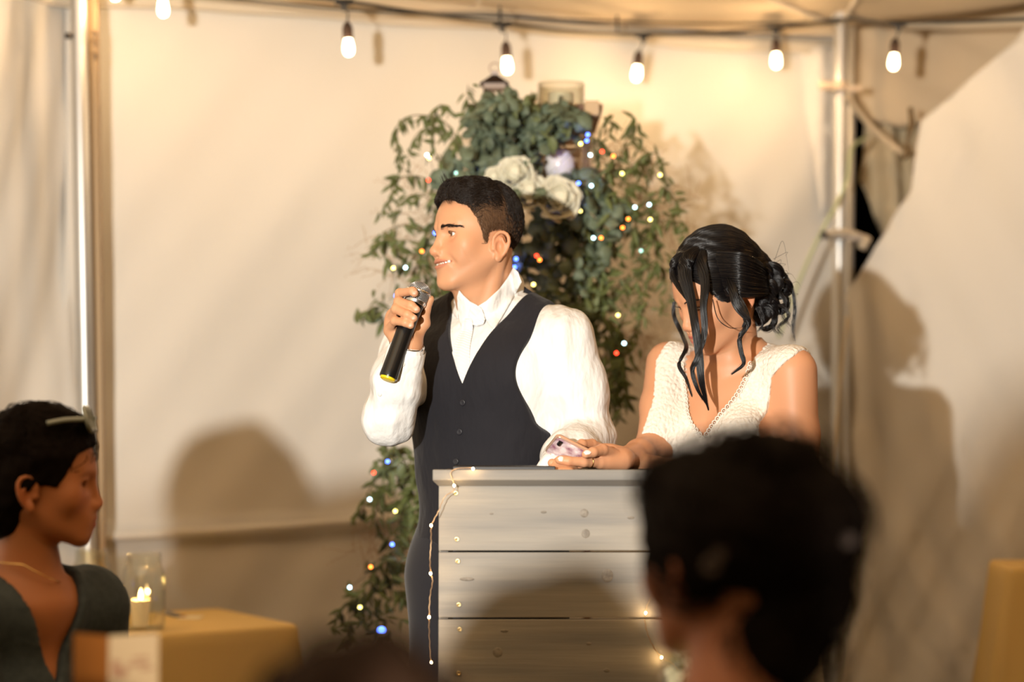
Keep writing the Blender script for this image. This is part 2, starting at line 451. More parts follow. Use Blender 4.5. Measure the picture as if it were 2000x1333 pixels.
def skin_col(q, base, lip=(.50, .17, .11), fem=False, n=None):
    "the skin's own colour, by place on the face"
    c = np.tile(np.array(base, np.float32), (len(q), 1)); qa = q.copy(); qa[:, 0] = np.abs(qa[:, 0])
    def mixin(w, col):
        nonlocal c; w = np.clip(w, 0, 1)[:, None]; c = c * (1 - w) + np.array(col, np.float32) * w
    b = np.array(base)
    mixin(.45 * np.exp(-(((qa - A(.045, -.07, -.03)) / A(.02, .03, .02))**2).sum(1)), b * (1.05, .72, .66))
    mixin(.5 * np.exp(-(((q - A(0, -.11, -.038)) / A(.014, .014, .010))**2).sum(1)), b * (1.03, .78, .7))
    mixin(.55 * np.exp(-(((qa - A(.084, .018, -.03)) / A(.012, .02, .03))**2).sum(1)), b * (1.05, .72, .62))
    U, Lw, w, up, mo, ff = lip_paths(fem, 0 if fem else 1)
    dl = np.minimum(chain(qa, U + A(0, -.002, -.0006), [.0040] * 5 + [.0012]), chain(qa, Lw + A(0, -.002, 0), [.0046] * 5 + [.0012]))
    mixin(np.clip(-dl / .0018 + .6, 0, 1) * .85, lip)
    if not fem:
        w = np.exp(-((q[:, 2] + .075) / .032)**2) * (q[:, 1] < .01) * np.clip((-.02 - q[:, 2]) / .03, 0, 1)
        mixin(.22 * w, b * (.62, .62, .66))
    return c
def ease(t): t = np.clip(t, 0, 1); return t * t * (3 - 2 * t)
def eyeballs(fr, parent, look=(0, 0), iris=(.12, .055, .02)):
    for sx in (-1, 1):
        c = np.array((sx * EYE[0], EYE[1], EYE[2]))
        V = []; Q = []; n, m = 28, 20
        ax = np.array((math.sin(look[0]), -math.cos(look[0]) * math.cos(look[1]), math.sin(look[1]))); ax /= np.linalg.norm(ax)
        a = np.cross(ax, (0, 0, 1)); a /= np.linalg.norm(a); b = np.cross(a, ax)
        colr = []
        for i in range(m + 1):
            t = PI * (i / m)**1.5
            for k in range(n):
                w = 2 * PI * k / n; V.append(c + .0121 * (ax * math.cos(t) + (a * math.cos(w) + b * math.sin(w)) * math.sin(t)))
                colr.append((.004, .004, .004) if t < .20 else (iris if t < .56 else ((.05, .03, .02) if t < .62 else (.80, .74, .70))))
        for i in range(m):
            for k in range(n): Q.append((i * n + k, i * n + (k + 1) % n, (i + 1) * n + (k + 1) % n, (i + 1) * n + k))
        np_mesh('eye', fr.w(np.array(V)), Q, M['eye'], parent, np.array(colr))
def surf_pull(f, p, it=3):
    "move points onto the surface of f; returns points and outward normals"
    p = np.asarray(p, np.float32)
    for _ in range(it + 1):
        d = f(p); e = .0008
        g = np.stack([f(p + A(*(e if i == j else 0 for j in range(3)))) - d for i in range(3)], 1) / e
        g /= np.linalg.norm(g, axis=1)[:, None] + 1e-6
        if _ < it: p = p - g * d[:, None]
    return p, g
def brows(fr, f, parent, m, fem=False, n=260):
    out = []; r = np.random.default_rng(5)
    for sx in (-1, 1):
        for i in range(n):
            t = r.uniform(0, 1); z = .0165 + (.0065 if fem else .0040) * math.sin(t * 2.3) - .004 * t + r.normal() * (.0013 if fem else .0028) * (1 - .6 * t)
            p = np.array([[sx * ((.015 if fem else .018) + (.039 if fem else .046) * t), -.098 + .030 * t * t, z - (0 if fem else .0035)]], np.float32)
            p, g = surf_pull(f, p); p = p[0]; g = g[0]
            dr = np.array((sx * .9, .25 + .3 * t, .45 - .9 * t)); dr -= g * (dr @ g); dr /= np.linalg.norm(dr); L = .0065
            out.append(fr.w(np.stack([p + dr * L * s + g * (.0009 + .0010 * s * (1 - s) * 4) for s in (0, .5, 1)])))
    strands('eyebrow', out, .00032 if not fem else .00028, m, parent)
def lashes(fr, parent, m, fem=False):
    out = []; r = np.random.default_rng(6); n = 60 if fem else 34
    for sx in (-1, 1):
        for i in range(n):
            t = i / (n - 1); a = (t - .5) * 2
            p = np.array((sx * (.0350 + .0125 * a), -.0830 + .0075 * a * a + .003 * t, .0028 - .0046 * a * a if not fem else .001 - .0032 * a * a))
            L = (.009 if fem else .0045) * (.8 + .4 * t); dr = np.array((sx * (.35 * a + .2), -.9, .1 if fem else .15))
            out.append(fr.w(np.stack([p + dr * L * s + np.array((0, 0, L * .5 * s * s)) for s in (0, .5, 1)])))
    strands('eyelashes', out, .00022 if not fem else .00035, m, parent)
def hairline(q, pts):
    "height of the hairline as a function of y"
    ys, zs = zip(*pts); return np.interp(q[:, 1], ys, zs)
MASC_LINE = [(-.12, .082), (-.084, .080), (-.075, .077), (-.064, .064), (-.053, .060), (-.048, .050), (-.039, .030), (-.029, .006), (-.021, -.020), (-.0135, -.025), (-.0105, -.002), (.018, .004), (.034, -.006), (.044, -.045), (.062, -.085), (.12, -.09)]
def masc_hair_f(q):
    "short back and sides with a fuller swept top"
    g = hairline(q, MASC_LINE) + .0025 * wob(q, 260, 1)
    qa = q.copy(); qa[:, 0] = np.abs(q[:, 0])
    d = skull_f(q, qa, False, 1.0) - .0028
    d = smin(d, ell(q, (0, .000, .056), (.0770, .0905, .0670)), .02)
    d = smin(d, ell(q, (0, -.032, .084), (.058, .044, .035)), .02)
    d = smin(d, ell(q, (.002, -.054, .099), (.044, .021, .019)), .012)
    d = d - .0020 * wob(q, 90, 0, (2.6, .8, 1.5)) * ease((q[:, 2] - .06) / .03)
    d = d + .0032 * (1 - ease((q[:, 2] - g) / .016)) * (q[:, 2] < .075)
    return smax(d, (g - q[:, 2]) * .8, .003)

# ---------------------------------------------------------------- generic helpers for people
def finger(p, pts, r, k=.004):
    return chain(p, pts, r, k)
def skin_mesh(name, parts, colf, parent=None):
    V, Q = join(parts); return np_mesh(name, V, Q, M['skin'], parent, colf(V))
def nail(p, n, d, w, l, parent, m=None):
    "a small curved plate lying on a fingertip: p centre, n outward, d along the finger"
    p = Vector(p); n = Vector(n).normalized(); d = Vector(d).normalized(); d = (d - n * d.dot(n)).normalized(); s = n.cross(d)
    V = []; Fc = []; a, b = 5, 6
    for i in range(a + 1):
        u = i / a * 2 - 1
        for j in range(b + 1):
            v = j / b * 2 - 1; ww = w * .5 * math.sqrt(max(.02, 1 - abs(u)**3)); V.append(p + d * u * l * .5 + s * v * ww + n * (.0011 - .0016 * v * v - .0012 * u * u))
    for i in range(a):
        for j in range(b): Fc.append((i * (b + 1) + j, i * (b + 1) + j + 1, (i + 1) * (b + 1) + j + 1, (i + 1) * (b + 1) + j))
    o = mesh('fingernail', V, Fc, m or M['nail'], parent); return o
# ================================================================ the tent
def sdist(x, a, b): return np.clip((x - a) / (b - a), 0, 1)
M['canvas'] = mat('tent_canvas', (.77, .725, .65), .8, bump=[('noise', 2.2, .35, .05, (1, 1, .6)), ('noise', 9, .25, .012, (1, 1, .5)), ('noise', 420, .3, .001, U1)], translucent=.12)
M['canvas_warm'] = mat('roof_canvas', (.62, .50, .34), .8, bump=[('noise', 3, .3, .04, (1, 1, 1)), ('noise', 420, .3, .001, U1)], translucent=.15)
M['hem'] = mat('canvas_hem', (.62, .54, .42), .85, bump=[('noise', 300, .3, .001, U1)])
M['alu'] = mat('aluminium_pole', (.62, .62, .60), .38, .75, var=(14, (.35, .33, .30), .5, (1, 1, .15)))
M['night'] = mat('night_ground', (.02, .03, .02), .9)
def sheet(name, fn, nu, nv, m, parent=None, thick=.003, **k):
    "a cloth surface: fn(u, v) -> point; given real thickness"
    V = [fn(i / nu, j / nv) for i in range(nu + 1) for j in range(nv + 1)]
    Fc = [(i * (nv + 1) + j, (i + 1) * (nv + 1) + j, (i + 1) * (nv + 1) + j + 1, i * (nv + 1) + j + 1) for i in range(nu) for j in range(nv)]
    o = mesh(name, V, Fc, m, parent)
    if thick: md = o.modifiers.new('s', 'SOLIDIFY'); md.thickness = thick; md.offset = 0
    return tag(o, **k)
Y_L, Y_R = 5.85, 6.58         # depth of the wall at the left pole and at the corner pole
PL = P(168, 300, Y_L); PR = P(1643, 300, Y_R)
slope = (Y_R - Y_L) / (PR.x - PL.x)
XC = PL.x - .07
def wall_y(x): return Y_L + (x - PL.x) * slope if x >= XC else Y_L + (XC - PL.x) * slope + (x - XC) * 1.6
TOPZ = 2.58
def nz1(x, s=0): return float(math.sin(x * 1.7 + s) + .5 * math.sin(x * 4.1 + 2 * s + 1) + .3 * math.sin(x * 9.3 + s * 3))
SEAM = lambda x: .99 + (x + .9) * .05 + .012 * math.sin(x * 2)
def back_fn(u, v):
    x = XC + u * (PR.x - XC); z = .0 + v * (TOPZ + .03)
    y = wall_y(x) + .06 + .018 * nz1(x * 1.1 + z * .35, 1) * (1 - v * .4) + .010 * nz1(x * 3 - z * 2.1, 2)
    y += .022 * math.exp(-((z - SEAM(x)) / .02)**2) * -1 + .05 * max(0, .95 - z)     # horizontal seam, then the cloth runs out to the ground
    return (x, y, z)
wb = sheet('wall_back', back_fn, 180, 110, M['canvas'], kind='structure')
def left_fn(u, v):
    x = -3.4 + u * (XC + 3.42); z = v * (TOPZ + .03); y = wall_y(x) + .06
    w = .020 * nz1(x * 4 + z * .6, 1) + .014 * nz1(x * 9 - z * 1.5, 2)
    return (x - w, y + w * .5, z)
sheet('wall_left', left_fn, 110, 70, M['canvas'], kind='structure')
# left bay beyond the left pole: its own panel, a hand's width nearer
floor_y = .0
fl = MB(); fl.box((0, 3.0, -.03), (11, 10.5, .06)); o = fl.build('floor', mat('trodden_grass', (.13, .088, .032), .95, var=(6, (.08, .06, .02), 1.0), bump=[('noise', 60, .8, .02, U1)])); tag(o, kind='structure')
ng = MB(); ng.box((3, 14, -.08), (30, 11, .06)); o = ng.build('ground_outside', M['night']); tag(o, kind='structure')
r_ = np.random.default_rng(77); V = []; Fc = []; nx_, nz_ = 60, 14
for i in range(nx_ + 1):
    for j in range(nz_ + 1): V.append((-9 + 21 * i / nx_, 10.5 + r_.normal() * .25, -.05 + 4.2 * j / nz_ + (r_.normal() * .2 if j == nz_ else 0)))
tl_ = mesh('hedge_outside', V, [(i * (nz_ + 1) + j, (i + 1) * (nz_ + 1) + j, (i + 1) * (nz_ + 1) + j + 1, i * (nz_ + 1) + j + 1) for i in range(nx_) for j in range(nz_)], mat('night_hedge', (.004, .007, .012), .95, spec=0))  # added dark backdrop that hides the warm world behind the canvas gap
md = tl_.modifiers.new('s', 'SOLIDIFY'); md.thickness = .5; tag(tl_, kind='structure')
# hems: top hem band and the seam tape low on the wall
def strip(name, pts, w, t, m, **k):
    V = []; Fc = []
    for i, p in enumerate(pts):
        p = Vector(p)
        for dy, dz in ((-t, -w / 2), (-t, w / 2), (t, w / 2), (t, -w / 2)): V.append(p + Vector((0, dy, dz)))
    n = len(pts)
    for i in range(n - 1):
        for j in range(4): Fc.append((i * 4 + j, i * 4 + (j + 1) % 4, (i + 1) * 4 + (j + 1) % 4, (i + 1) * 4 + j))
    return tag(mesh(name, V, Fc, m), **k)
xs = np.linspace(-3.4, PR.x, 120)
strip('trim_1', [(x, wall_y(x) + .02 + .006 * nz1(x * 3), TOPZ - .018 + .010 * nz1(x * 1.4, 3)) for x in xs], .050, .006, M['hem'], kind='structure')
strip('trim_2', [(x, wall_y(x) + .005 + .01 * nz1(x * 1.1, 1), SEAM(x)) for x in xs], .028, .004, M['canvas'], kind='structure')
# roof: rises from the eaves towards the camera, with a hanging valance and seams
def roof_fn(u, v):
    x = -4.2 + u * (9.2); yb = (wall_y(x) if x < PR.x else Y_R - .9 * (x - PR.x) * .75)
    y = yb - .02 - v * 6.6; z = TOPZ + .02 + v * 6.6 * .20 + .012 * nz1(x * 1.3, 4) * (1 - v) - .03 * math.sin(PI * min(1, v * 4)) * (1 + .3 * math.sin(x * 2.2))
    return (x, y, z)
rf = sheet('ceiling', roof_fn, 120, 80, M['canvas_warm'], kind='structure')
def seam(name, a, b, w=.03):
    pts = []
    for i in range(24):
        t = i / 23; p = Vector(a).lerp(Vector(b), t); q = roof_fn((p.x + 4.2) / 9.2, min(1, max(0, (wall_y(p.x) - .02 - p.y) / 6.6))); pts.append((p.x, p.y, q[2] - .010))
    m = MB()
    for i in range(23): m.tube([pts[i], pts[i + 1]], .008, 6, cap=False)
    return tag(m.build(name, M['hem']), kind='structure')
seam('trim_3', (PR.x - .02, Y_R - .1, 0), (-1.6, 3.4, 0)); seam('trim_4', (PR.x - .02, Y_R - .1, 0), (PR.x + .15, 2.8, 0)); seam('trim_5', (PL.x, Y_L - .1, 0), (PL.x + .2, 2.8, 0)); seam('trim_6', (-.1, 6.1, 0), (-.2, 3.0, 0))
# valance: the scalloped border that hangs in front of the wall's top hem
def val_fn(u, v):
    x = -3.4 + u * (PR.x + 3.4); sc = .5 + .5 * abs(math.sin(x * 2.6)); 
    return (x, wall_y(x) - .055 - .010 * nz1(x * 6, 2) * v, TOPZ + .055 - v * (.035 + .030 * sc))
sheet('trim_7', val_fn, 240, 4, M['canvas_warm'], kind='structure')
# poles
def pole(name, a, b, r, label, **k):
    a = Vector(a); b = Vector(b); root = empty(name, (b.x, b.y, 0), label=label, cat='pole')
    MB().tube([a, b], r, 20).build('shaft', M['alu'], root, smooth=True, angle=50); return root
lp = pole('tent_pole', P(152, -60, 5.62), P(181, 1560, 5.62), .024, 'round metal tent pole leaning slightly at the left in front of the canvas wall')
sq = MB(); a = P(176, -60, 5.70); b = P(197, 1560, 5.70)
q = (b - a).to_track_quat('Z', 'Y').to_matrix(); sq.box((a + b) / 2, (.030, .045, (b - a).length), q, .004)
post = empty('wall_post', (b.x, b.y, 0), label='slim square upright just right of the left tent pole', cat='post')
sq.build('upright', mat('tan_upright', (.30, .20, .10), .5, .3), post)
hk = MB()
for py in (62, 80, 104): hk.tube([P(183, py, 5.66), P(188, py + 4, 5.63), P(186, py + 12, 5.62)], .004, 8)
hk.build('hook', mat('dark_hook', (.05, .03, .02), .5), post, smooth=True)
kb = MB(); kb.tube([P(128, 70, 5.60), P(142, 70, 5.60)], .009, 10); kb.build('knob', mat('dark_knob', (.04, .03, .02), .5), lp, smooth=True)
rp = pole('tent_pole', P(1643, 18, 6.40), P(1632, 1420, 6.40), .022, 'round metal tent pole at the corner behind the woman in lace')
MB().lathe([(.024, 0), (.034, .004), (.034, .03), (.026, .034)], P(1643, 40, 6.40), (0, 0, 1), 20).build('top_cap', M['alu'], rp, smooth=True, angle=40)
for py in (168, 460):
    m = MB(); c = P(1641, py, 6.36); m.lathe([(.027, -.014), (.029, -.012), (.029, .012), (.027, .014)], c, (0, 0, 1), 20); m.box(c + Vector((-.045, -.01, 0)), (.05, .022, .026), None, .003); m.box(c + Vector((.04, -.01, -.01)), (.06, .014, .02), None, .003)
    m.build('clamp', mat('tan_clamp', (.62, .48, .33), .5) if py == 168 else mat('grey_clamp', (.35, .30, .25), .5), rp, smooth=True, angle=40)
# second slimmer upright of the corner, behind
rp2 = pole('tent_pole', P(1664, 45, 6.52), P(1652, 1420, 6.52), .013, 'thin grey upright beside the corner pole')
# corner: canvas beyond the pole
def poly_sheet(name, outline, yf, m, label=None, n=64, kind=None, cat=None, thick=.003):
    "cloth with a free outline given as points (px,py); yf(x,z) its depth"
    bm = bmesh.new(); vs = []
    for px, py in outline:
        y = 6.4
        for _ in range(5): w = P(px, py, y); y = yf(w.x, w.z)
        w = P(px, py, y); vs.append(bm.verts.new((w.x, 0, w.z)))
    bm.faces.new(vs); bmesh.ops.triangulate(bm, faces=bm.faces[:])
    for _ in range(6):
        long_ = [e for e in bm.edges if e.calc_length() > .05]
        if not long_: break
        bmesh.ops.subdivide_edges(bm, edges=long_, cuts=1)
        bmesh.ops.triangulate(bm, faces=bm.faces[:])
    for v in bm.verts: v.co.y = yf(v.co.x, v.co.z)
    me = bpy.data.meshes.new(name); bm.to_mesh(me); bm.free(); me.shade_smooth()
    o = link(name, me, m); md = o.modifiers.new('s', 'SOLIDIFY'); md.thickness = thick; md.offset = 0
    return tag(o, label, cat, None, kind)
def yr1(x, z):
    u = x - PR.x
    return Y_R - .05 - .62 * u + .022 * nz1(x * 5 + z * 2.2, 1) + .016 * nz1(x * 11 - z * 5, 2) * max(0, 1.6 - z)
o = poly_sheet('wall_right', [(2300, -60), (2010, 40), (1985, 78), (1900, 150), (1845, 200), (1800, 235), (1788, 300), (1780, 372), (1742, 430), (1700, 500), (1662, 560), (1640, 600), (1628, 700), (1622, 900), (1618, 1420), (2400, 1420), (2500, 600)], yr1, M['canvas'], kind='structure')
def yr2(x, z):
    u = x - PR.x; return Y_R + .10 - .40 * u + .012 * nz1(x * 4 + z * 6, 3)
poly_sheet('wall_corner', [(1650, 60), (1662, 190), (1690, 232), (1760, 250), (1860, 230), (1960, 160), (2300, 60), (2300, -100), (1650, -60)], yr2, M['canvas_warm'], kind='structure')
def yr3(x, z):
    return Y_R + .16 + .05 * math.sin((x - PR.x) * 55 + z * 6) - .03 * math.sin(z * 9)
poly_sheet('curtain', [(1692, 225), (1720, 215), (1800, 225), (1830, 240), (1800, 330), (1795, 400), (1752, 452), (1726, 462), (1700, 400), (1678, 352), (1690, 290)], yr3, mat('tan_canvas', (.52, .42, .27), .85, bump=[('noise', 12, .4, .02, (1, 1, .4))]), kind='structure')
def yr4(x, z): return Y_R - .02 + .02 * math.sin(x * 60)
poly_sheet('drape', [(1560, 96), (1640, 90), (1640, 420), (1606, 420), (1585, 300), (1570, 200)], yr4, M['canvas'], kind='structure')
# straps and knots in the corner
st = empty('tie_strap', P(1690, 260, 6.42), label='pale webbing strap running from corner pole to the gathered canvas', cat='strap')
m = MB(); m.tube(catmull([tuple(P(1654, 186, 6.38)), tuple(P(1680, 222, 6.44)), tuple(P(1712, 258, 6.47)), tuple(P(1764, 300, 6.46))], 16), .011, 8); m.build('band', mat('webbing', (.60, .48, .32), .8), st, smooth=True)
m = MB(); m.tube([P(1778, 210, 6.30), P(1782, 240, 6.30), P(1772, 275, 6.32), P(1778, 296, 6.32), P(1762, 312, 6.32)], [.008, .012, .006, .012, .007], 8); m.build('knot', mat('dark_knot', (.12, .075, .03), .8), st, smooth=True)
gs = empty('tie_strap', P(1640, 300, 6.3), label='thin pale green strap slanting down from the corner pole', cat='strap')
m = MB(); m.tube(catmull([tuple(P(1692, 268, 6.5)), tuple(P(1664, 290, 6.40)), tuple(P(1655, 350, 6.34)), tuple(P(1632, 402, 6.32)), tuple(P(1600, 462, 6.30)), tuple(P(1556, 562, 6.28)), tuple(P(1520, 660, 6.26))], 30), .0062, 8); m.build('band', mat('green_webbing', (.42, .46, .27), .7), gs, smooth=True)
m = MB(); m.tube([P(1606, 452, 6.28), P(1612, 466, 6.28)], .010, 8); m.build('buckle', mat('dark_buckle', (.06, .05, .04), .5), gs)
nt = tag(MB().tube(catmull([tuple(P(1690, 470, 6.36)), tuple(P(1680, 462, 6.36)), tuple(P(1650, 452, 6.34)), tuple(P(1614, 458, 6.32))], 10), .010, 8).tube([P(1694, 462, 6.36), P(1682, 486, 6.36)], .016, 8).build('tie_strap', mat('strap_tan', (.55, .45, .32), .8), smooth=True), 'short tan strap knotted round the corner pole at head height', 'strap')
rope = MB().tube(catmull([tuple(P(1655, 620, 6.25)), tuple(P(1640, 760, 6.22)), tuple(P(1632, 850, 6.2)), tuple(P(1624, 930, 6.2)), tuple(P(1650, 1010, 6.2)), tuple(P(1672, 1080, 6.2))], 24), .005, 6).build('guy_rope', mat('pale_rope', (.6, .5, .35), .8), smooth=True)
tag(rope, 'thin pale rope hanging down the corner behind the woman', 'rope')
# window-like shine cloth low in the corner

# ================================================================ string of bulbs
M['cable'] = mat('cable', (.012, .012, .012), .5)
M['socket'] = mat('lamp_socket', (.035, .018, .010), .5)
M['bulb'] = emis('bulb_glow', (1.0, .80, .48), 16)
M['bulb_glass'] = mat('bulb_glass', (1, .95, .85), .05, trans=1, ior=1.3)
bulbs = [(672, 4, 681, 100, 5.55), (981, 47, 991, 135, 5.85), (1257, 68, 1243, 150, 6.22), (1515, 55, 1516, 125, 6.32), (1755, 46, 1745, 128, 5.95), (312, -52, 319, 24, 5.45), (218, -70, 225, 4, 5.62)]
hang = empty('string_light_cable', P(1000, 45, 5.9), label='black cable of outdoor festoon lights strung across the top of the tent wall', cat='cable')
main = [(-60, -150, 5.5), (218, -72, 5.52), (430, -30, 5.5), (672, 2, 5.55), (830, 26, 5.7), (981, 45, 5.85), (1110, 60, 6.05), (1257, 66, 6.22), (1400, 62, 6.3), (1515, 54, 6.32), (1643, 38, 6.3), (1700, 42, 6.1), (1755, 45, 5.95), (1880, 42, 5.85), (2080, 34, 5.7)]
MB().tube(catmull([tuple(P(*a)) for a in main], 140), .0052, 8).build('wire', M['cable'], hang, smooth=True)
tag(MB().tube(catmull([tuple(P(120, -40, 5.5)), tuple(P(420, -8, 5.6)), tuple(P(672, 18, 5.7)), tuple(P(1000, 34, 5.9)), tuple(P(1350, 46, 6.15)), tuple(P(1640, 44, 6.3))], 60), .0035, 6).build('spare_wire', M['cable'], smooth=True), 'thinner second wire running just above the festoon cable', 'wire')
nm = ['string bulb hanging at the upper left beside another near the tent pole, the right one', 'leftmost string bulb close to the left tent pole']
labs = {672: 'glowing string bulb above the left end of the greenery, third from the left tent pole', 981: 'glowing string bulb right beside the roof of the dark lantern', 1257: 'glowing string bulb above the glass cylinder vase and right of it', 1515: 'glowing string bulb just left of the corner pole', 1755: 'glowing string bulb right of the corner pole', 312: 'glowing string bulb hanging second from the left tent pole', 218: 'partly cut off glowing bulb nearest the left tent pole'}
for (tx, ty, bxp, byp, d) in bulbs:
    T = P(tx, ty, d); B = P(bxp, byp, d); root = empty('string_bulb', B, label=labs[tx], cat='light bulb', group='bulbs on the festoon string')
    if tx == 218: B = P(bxp, byp - 12, d)
    ax = (T - B).normalized(); ax = (ax * .6 + Vector((0, 0, 1)) * .4).normalized()
    m = MB(); m.tube([T + Vector((-.026, 0, 0)), T + Vector((.026, 0, 0))], .0085, 10); m.lathe([(.006, -.026), (.011, -.012), (.013, 0)], T, (0, 0, 1), 12)
    m.build('junction', M['cable'], root, smooth=True)
    sb = B + ax * .036; stp = B + ax * .078
    MB().tube(catmull([tuple(T - Vector((0, 0, .02))), tuple(T.lerp(stp, .5) + Vector((.006, 0, 0))), tuple(stp)], 8), .0026, 6).build('drop_wire', M['cable'], root, smooth=True)
    MB().lathe([(.006, .046), (.010, .042), (.0145, .030), (.0150, .006), (.0155, 0), (.0145, -.002)], sb, ax, 18).build('socket', M['socket'], root, smooth=True, angle=50)
    MB().lathe([(.0095, .004), (.0108, -.004), (.0140, -.020), (.0152, -.031), (.0132, -.042), (.008, -.048), (.001, -.050)], sb, ax, 20).build('bulb_glass', M['bulb'], root, smooth=True)
    lp_ = lamp('string_bulb_light', 'POINT', sb - ax * .03 + Vector((0, -.045, -.03)), BULB_POWER, BULB_COL, .02)
for px, py in ((976, 12), (1205, 30), (1478, 45)):
    pass
for px, py, d in ((976, 12, 5.9), (1205, 30, 6.2)): MB().tube([P(px, py, d), P(px + 1, py + 30, d)], .004, 6).build('hanger', M['cable'], hang)  # dark stubs standing in for shadows the flash throws from bulb sockets
# ================================================================ the man with the microphone
def build_groom():
    GD = 4.34
    base = P(950, 840, GD); bx = base.x
    root = empty('person', (bx, GD, 0), label='dark-haired man in navy vest and white shirt speaking into a microphone behind the wooden lectern', cat='person')
    hd = Fr(P(934, 461, 4.30), math.radians(-64), math.radians(2), math.radians(-3))
    BY = math.radians(-27)
    tb = Fr((bx, GD, 0), BY)               # torso frame, z = height
    hl = lambda p: hd.loc(p); tl = lambda p: tb.loc(p)
    nb = tb.w((0, .02, 1.50)); nt = hd.w((0, .020, -.045))
    f_head = lambda q: head_f(q, False, 1.0)
    def neck(p):
        return smin(cap(p, nb, nt, .062, .052), cap(p, tb.w((0, -.004, 1.49)), hd.w((0, -.022, -.075)), .046, .050), .03)
    def f_hn(p):
        d = f_head(hl(p)); d = smin(d, neck(p), .018)
        for s in (-1, 1):    # throat muscle
            d = smin(d, cap(p, hd.w((s * .055, .025, -.05)), tb.w((s * .016, -.055, 1.485)), .012, .010), .015)
        return d
    # joints of the arms (world)
    shR = tb.w((-.185, 0, 1.478)); shL = tb.w((.190, .0, 1.478))
    elR = np.array(P(757, 822, 4.17)); wrR = np.array(P(797, 676, 4.10))
    elL = np.array(P(1146, 848, 4.26)); wrL = np.array(P(1086, 905, 4.00))
    elL[2] -= .01; wrL[2] -= .022
    def torso(t, g=0.0):
        d = ell(t, (0, .0, 1.36), (.170 + g, .118 + g, .175 + g))
        d = smin(d, ecap(t, (-.145, .012, 1.470), (.145, .012, 1.470), .060 + g, .060 + g, (1, 1, 1)), .06)
        for s in (-1, 1): d = smin(d, cap(t, (s * .03, .018, 1.562), (s * .15, .012, 1.497), .042 + g, .034 + g), .04)
        d = smin(d, ell(t, (0, .0, 1.19), (.150 + g, .112 + g, .20 + g)), .06)
        d = smin(d, ell(t, (0, .012, 1.00), (.168 + g, .122 + g, .15 + g)), .05)
        for s in (-1, 1): d = smin(d, ell(t, (s * .075, -.055, 1.40), (.085 + g, .062 + g, .075 + g)), .05)
        return d
    def legs(t, g=0.0):
        d = None
        for s in (-1, 1):
            e = chain(t, [(s * .088, .01, .95), (s * .095, .0, .52), (s * .10, .03, .09)], [.093 + g, .060 + g, .045 + g], .03)
            d = e if d is None else smin(d, e, .03)
        return d
    # ---- hand round the microphone
    m0 = np.array(P(757, 741, 4.055)); m1 = np.array(P(818, 571, 4.10)); ax = (m1 - m0) / np.linalg.norm(m1 - m0)
    def W3(px, py, d): return tuple(P(px, py, d))
    palm = [(W3(790, 668, 4.115), W3(768, 622, 4.115)), (W3(804, 668, 4.120), W3(806, 612, 4.130))]
    fing = [  # knuckle, first joint, second joint, tip
        ([W3(774, 613, 4.122), W3(781, 573, 4.098), W3(806, 569, 4.060), W3(809.5, 573.5, 4.058)], [.0105, .0092, .0084, .0078]),
        ([W3(767, 620, 4.122), W3(779, 590, 4.078), W3(803, 597, 4.050), W3(813, 605, 4.049)], [.0112, .0098, .0088, .0080]),
        ([W3(762, 632, 4.118), W3(774, 604, 4.070), W3(796, 615, 4.042), W3(808, 622, 4.042)], [.0110, .0095, .0086, .0078]),
        ([W3(760, 646, 4.112), W3(772, 627, 4.068), W3(792, 631, 4.042), W3(802, 636, 4.042)], [.0100, .0086, .0078, .0072]),
    ]
    thumb = ([W3(806, 662, 4.120), W3(828, 632, 4.120), W3(831, 606, 4.112), W3(840, 585, 4.106)], [.017, .0125, .0098, .0085])
    def f_hand(p):
        d = None
        for a, b in palm:
            e = cap(p, a, b, .018, .015); d = e if d is None else smin(d, e, .02)
        d = smin(d, cap(p, W3(774, 646, 4.112), W3(786, 668, 4.112), .017, .019), .02)
        d = smin(d, cap(p, W3(770, 615, 4.120), W3(764, 646, 4.115), .013, .013), .015)
        for pts, r in fing:
            d = smin(d, chain(p, pts, r, .004), .006)
            d = smin(d, sph(p, pts[1], r[1] * 1.06), .003)
        d = smin(d, chain(p, thumb[0], thumb[1], .006), .012)
        d = smin(d, chain(p, [W3(790, 670, 4.115), wrR, wrR + (elR - wrR) * .3], [.024, .026, .032], .01), .02)
        return smax(d, -cap(p, m0, m1, .0195, .0235), .002)
    def f_handL(p):
        u = (np.array(P(1112, 914, 3.93)) - wrL); d = cap(p, wrL, wrL + u * .6, .027, .03)
        for i, (dx, dy) in enumerate(((-22, 4), (-12, 8), (-2, 10), (8, 10))):
            a = wrL + u * .7 + np.array((dx * .0006, 0, .0)); d = smin(d, chain(p, [a, a + np.array((dx * .0006, -.03, -.006)), a + np.array((dx * .0006, -.045, -.02))], [.011, .009, .008]), .01)
        d = smin(d, chain(p, [wrL, wrL + np.array((-.03, -.03, .005)), wrL + np.array((-.035, -.06, .0))], [.016, .012, .010]), .01)
        return d
    def f_coarse(p):
        t = tl(p); d = smin(torso(t, -.014), legs(t, -.014), .04); d = smin(d, neck(p), .02)
        d = smin(d, chain(p, [shR, elR, wrR], [.044, .036, .024], .02), .03)
        d = smin(d, chain(p, [shL, elL, wrL], [.044, .036, .024], .02), .03)
        for s in (-1, 1): d = smin(d, cap(t, (s * .10, .03, .05), (s * .12, -.13, .03), .035, .028), .02)
        return d
    def box(*pts, m=.03):
        a = np.array(pts); return a.min(0) - m, a.max(0) + m
    c = hd.o
    V1 = sdf_mesh(f_hn, c - A(.15, .135, .165), c + A(.15, .145, .14), .0017)
    lo, hi = box(wrR, thumb[0][3], fing[0][0][1], fing[3][0][0], fing[3][0][3], fing[1][0][3], m=.035)
    V2 = sdf_mesh(f_hand, lo, hi, .0014)
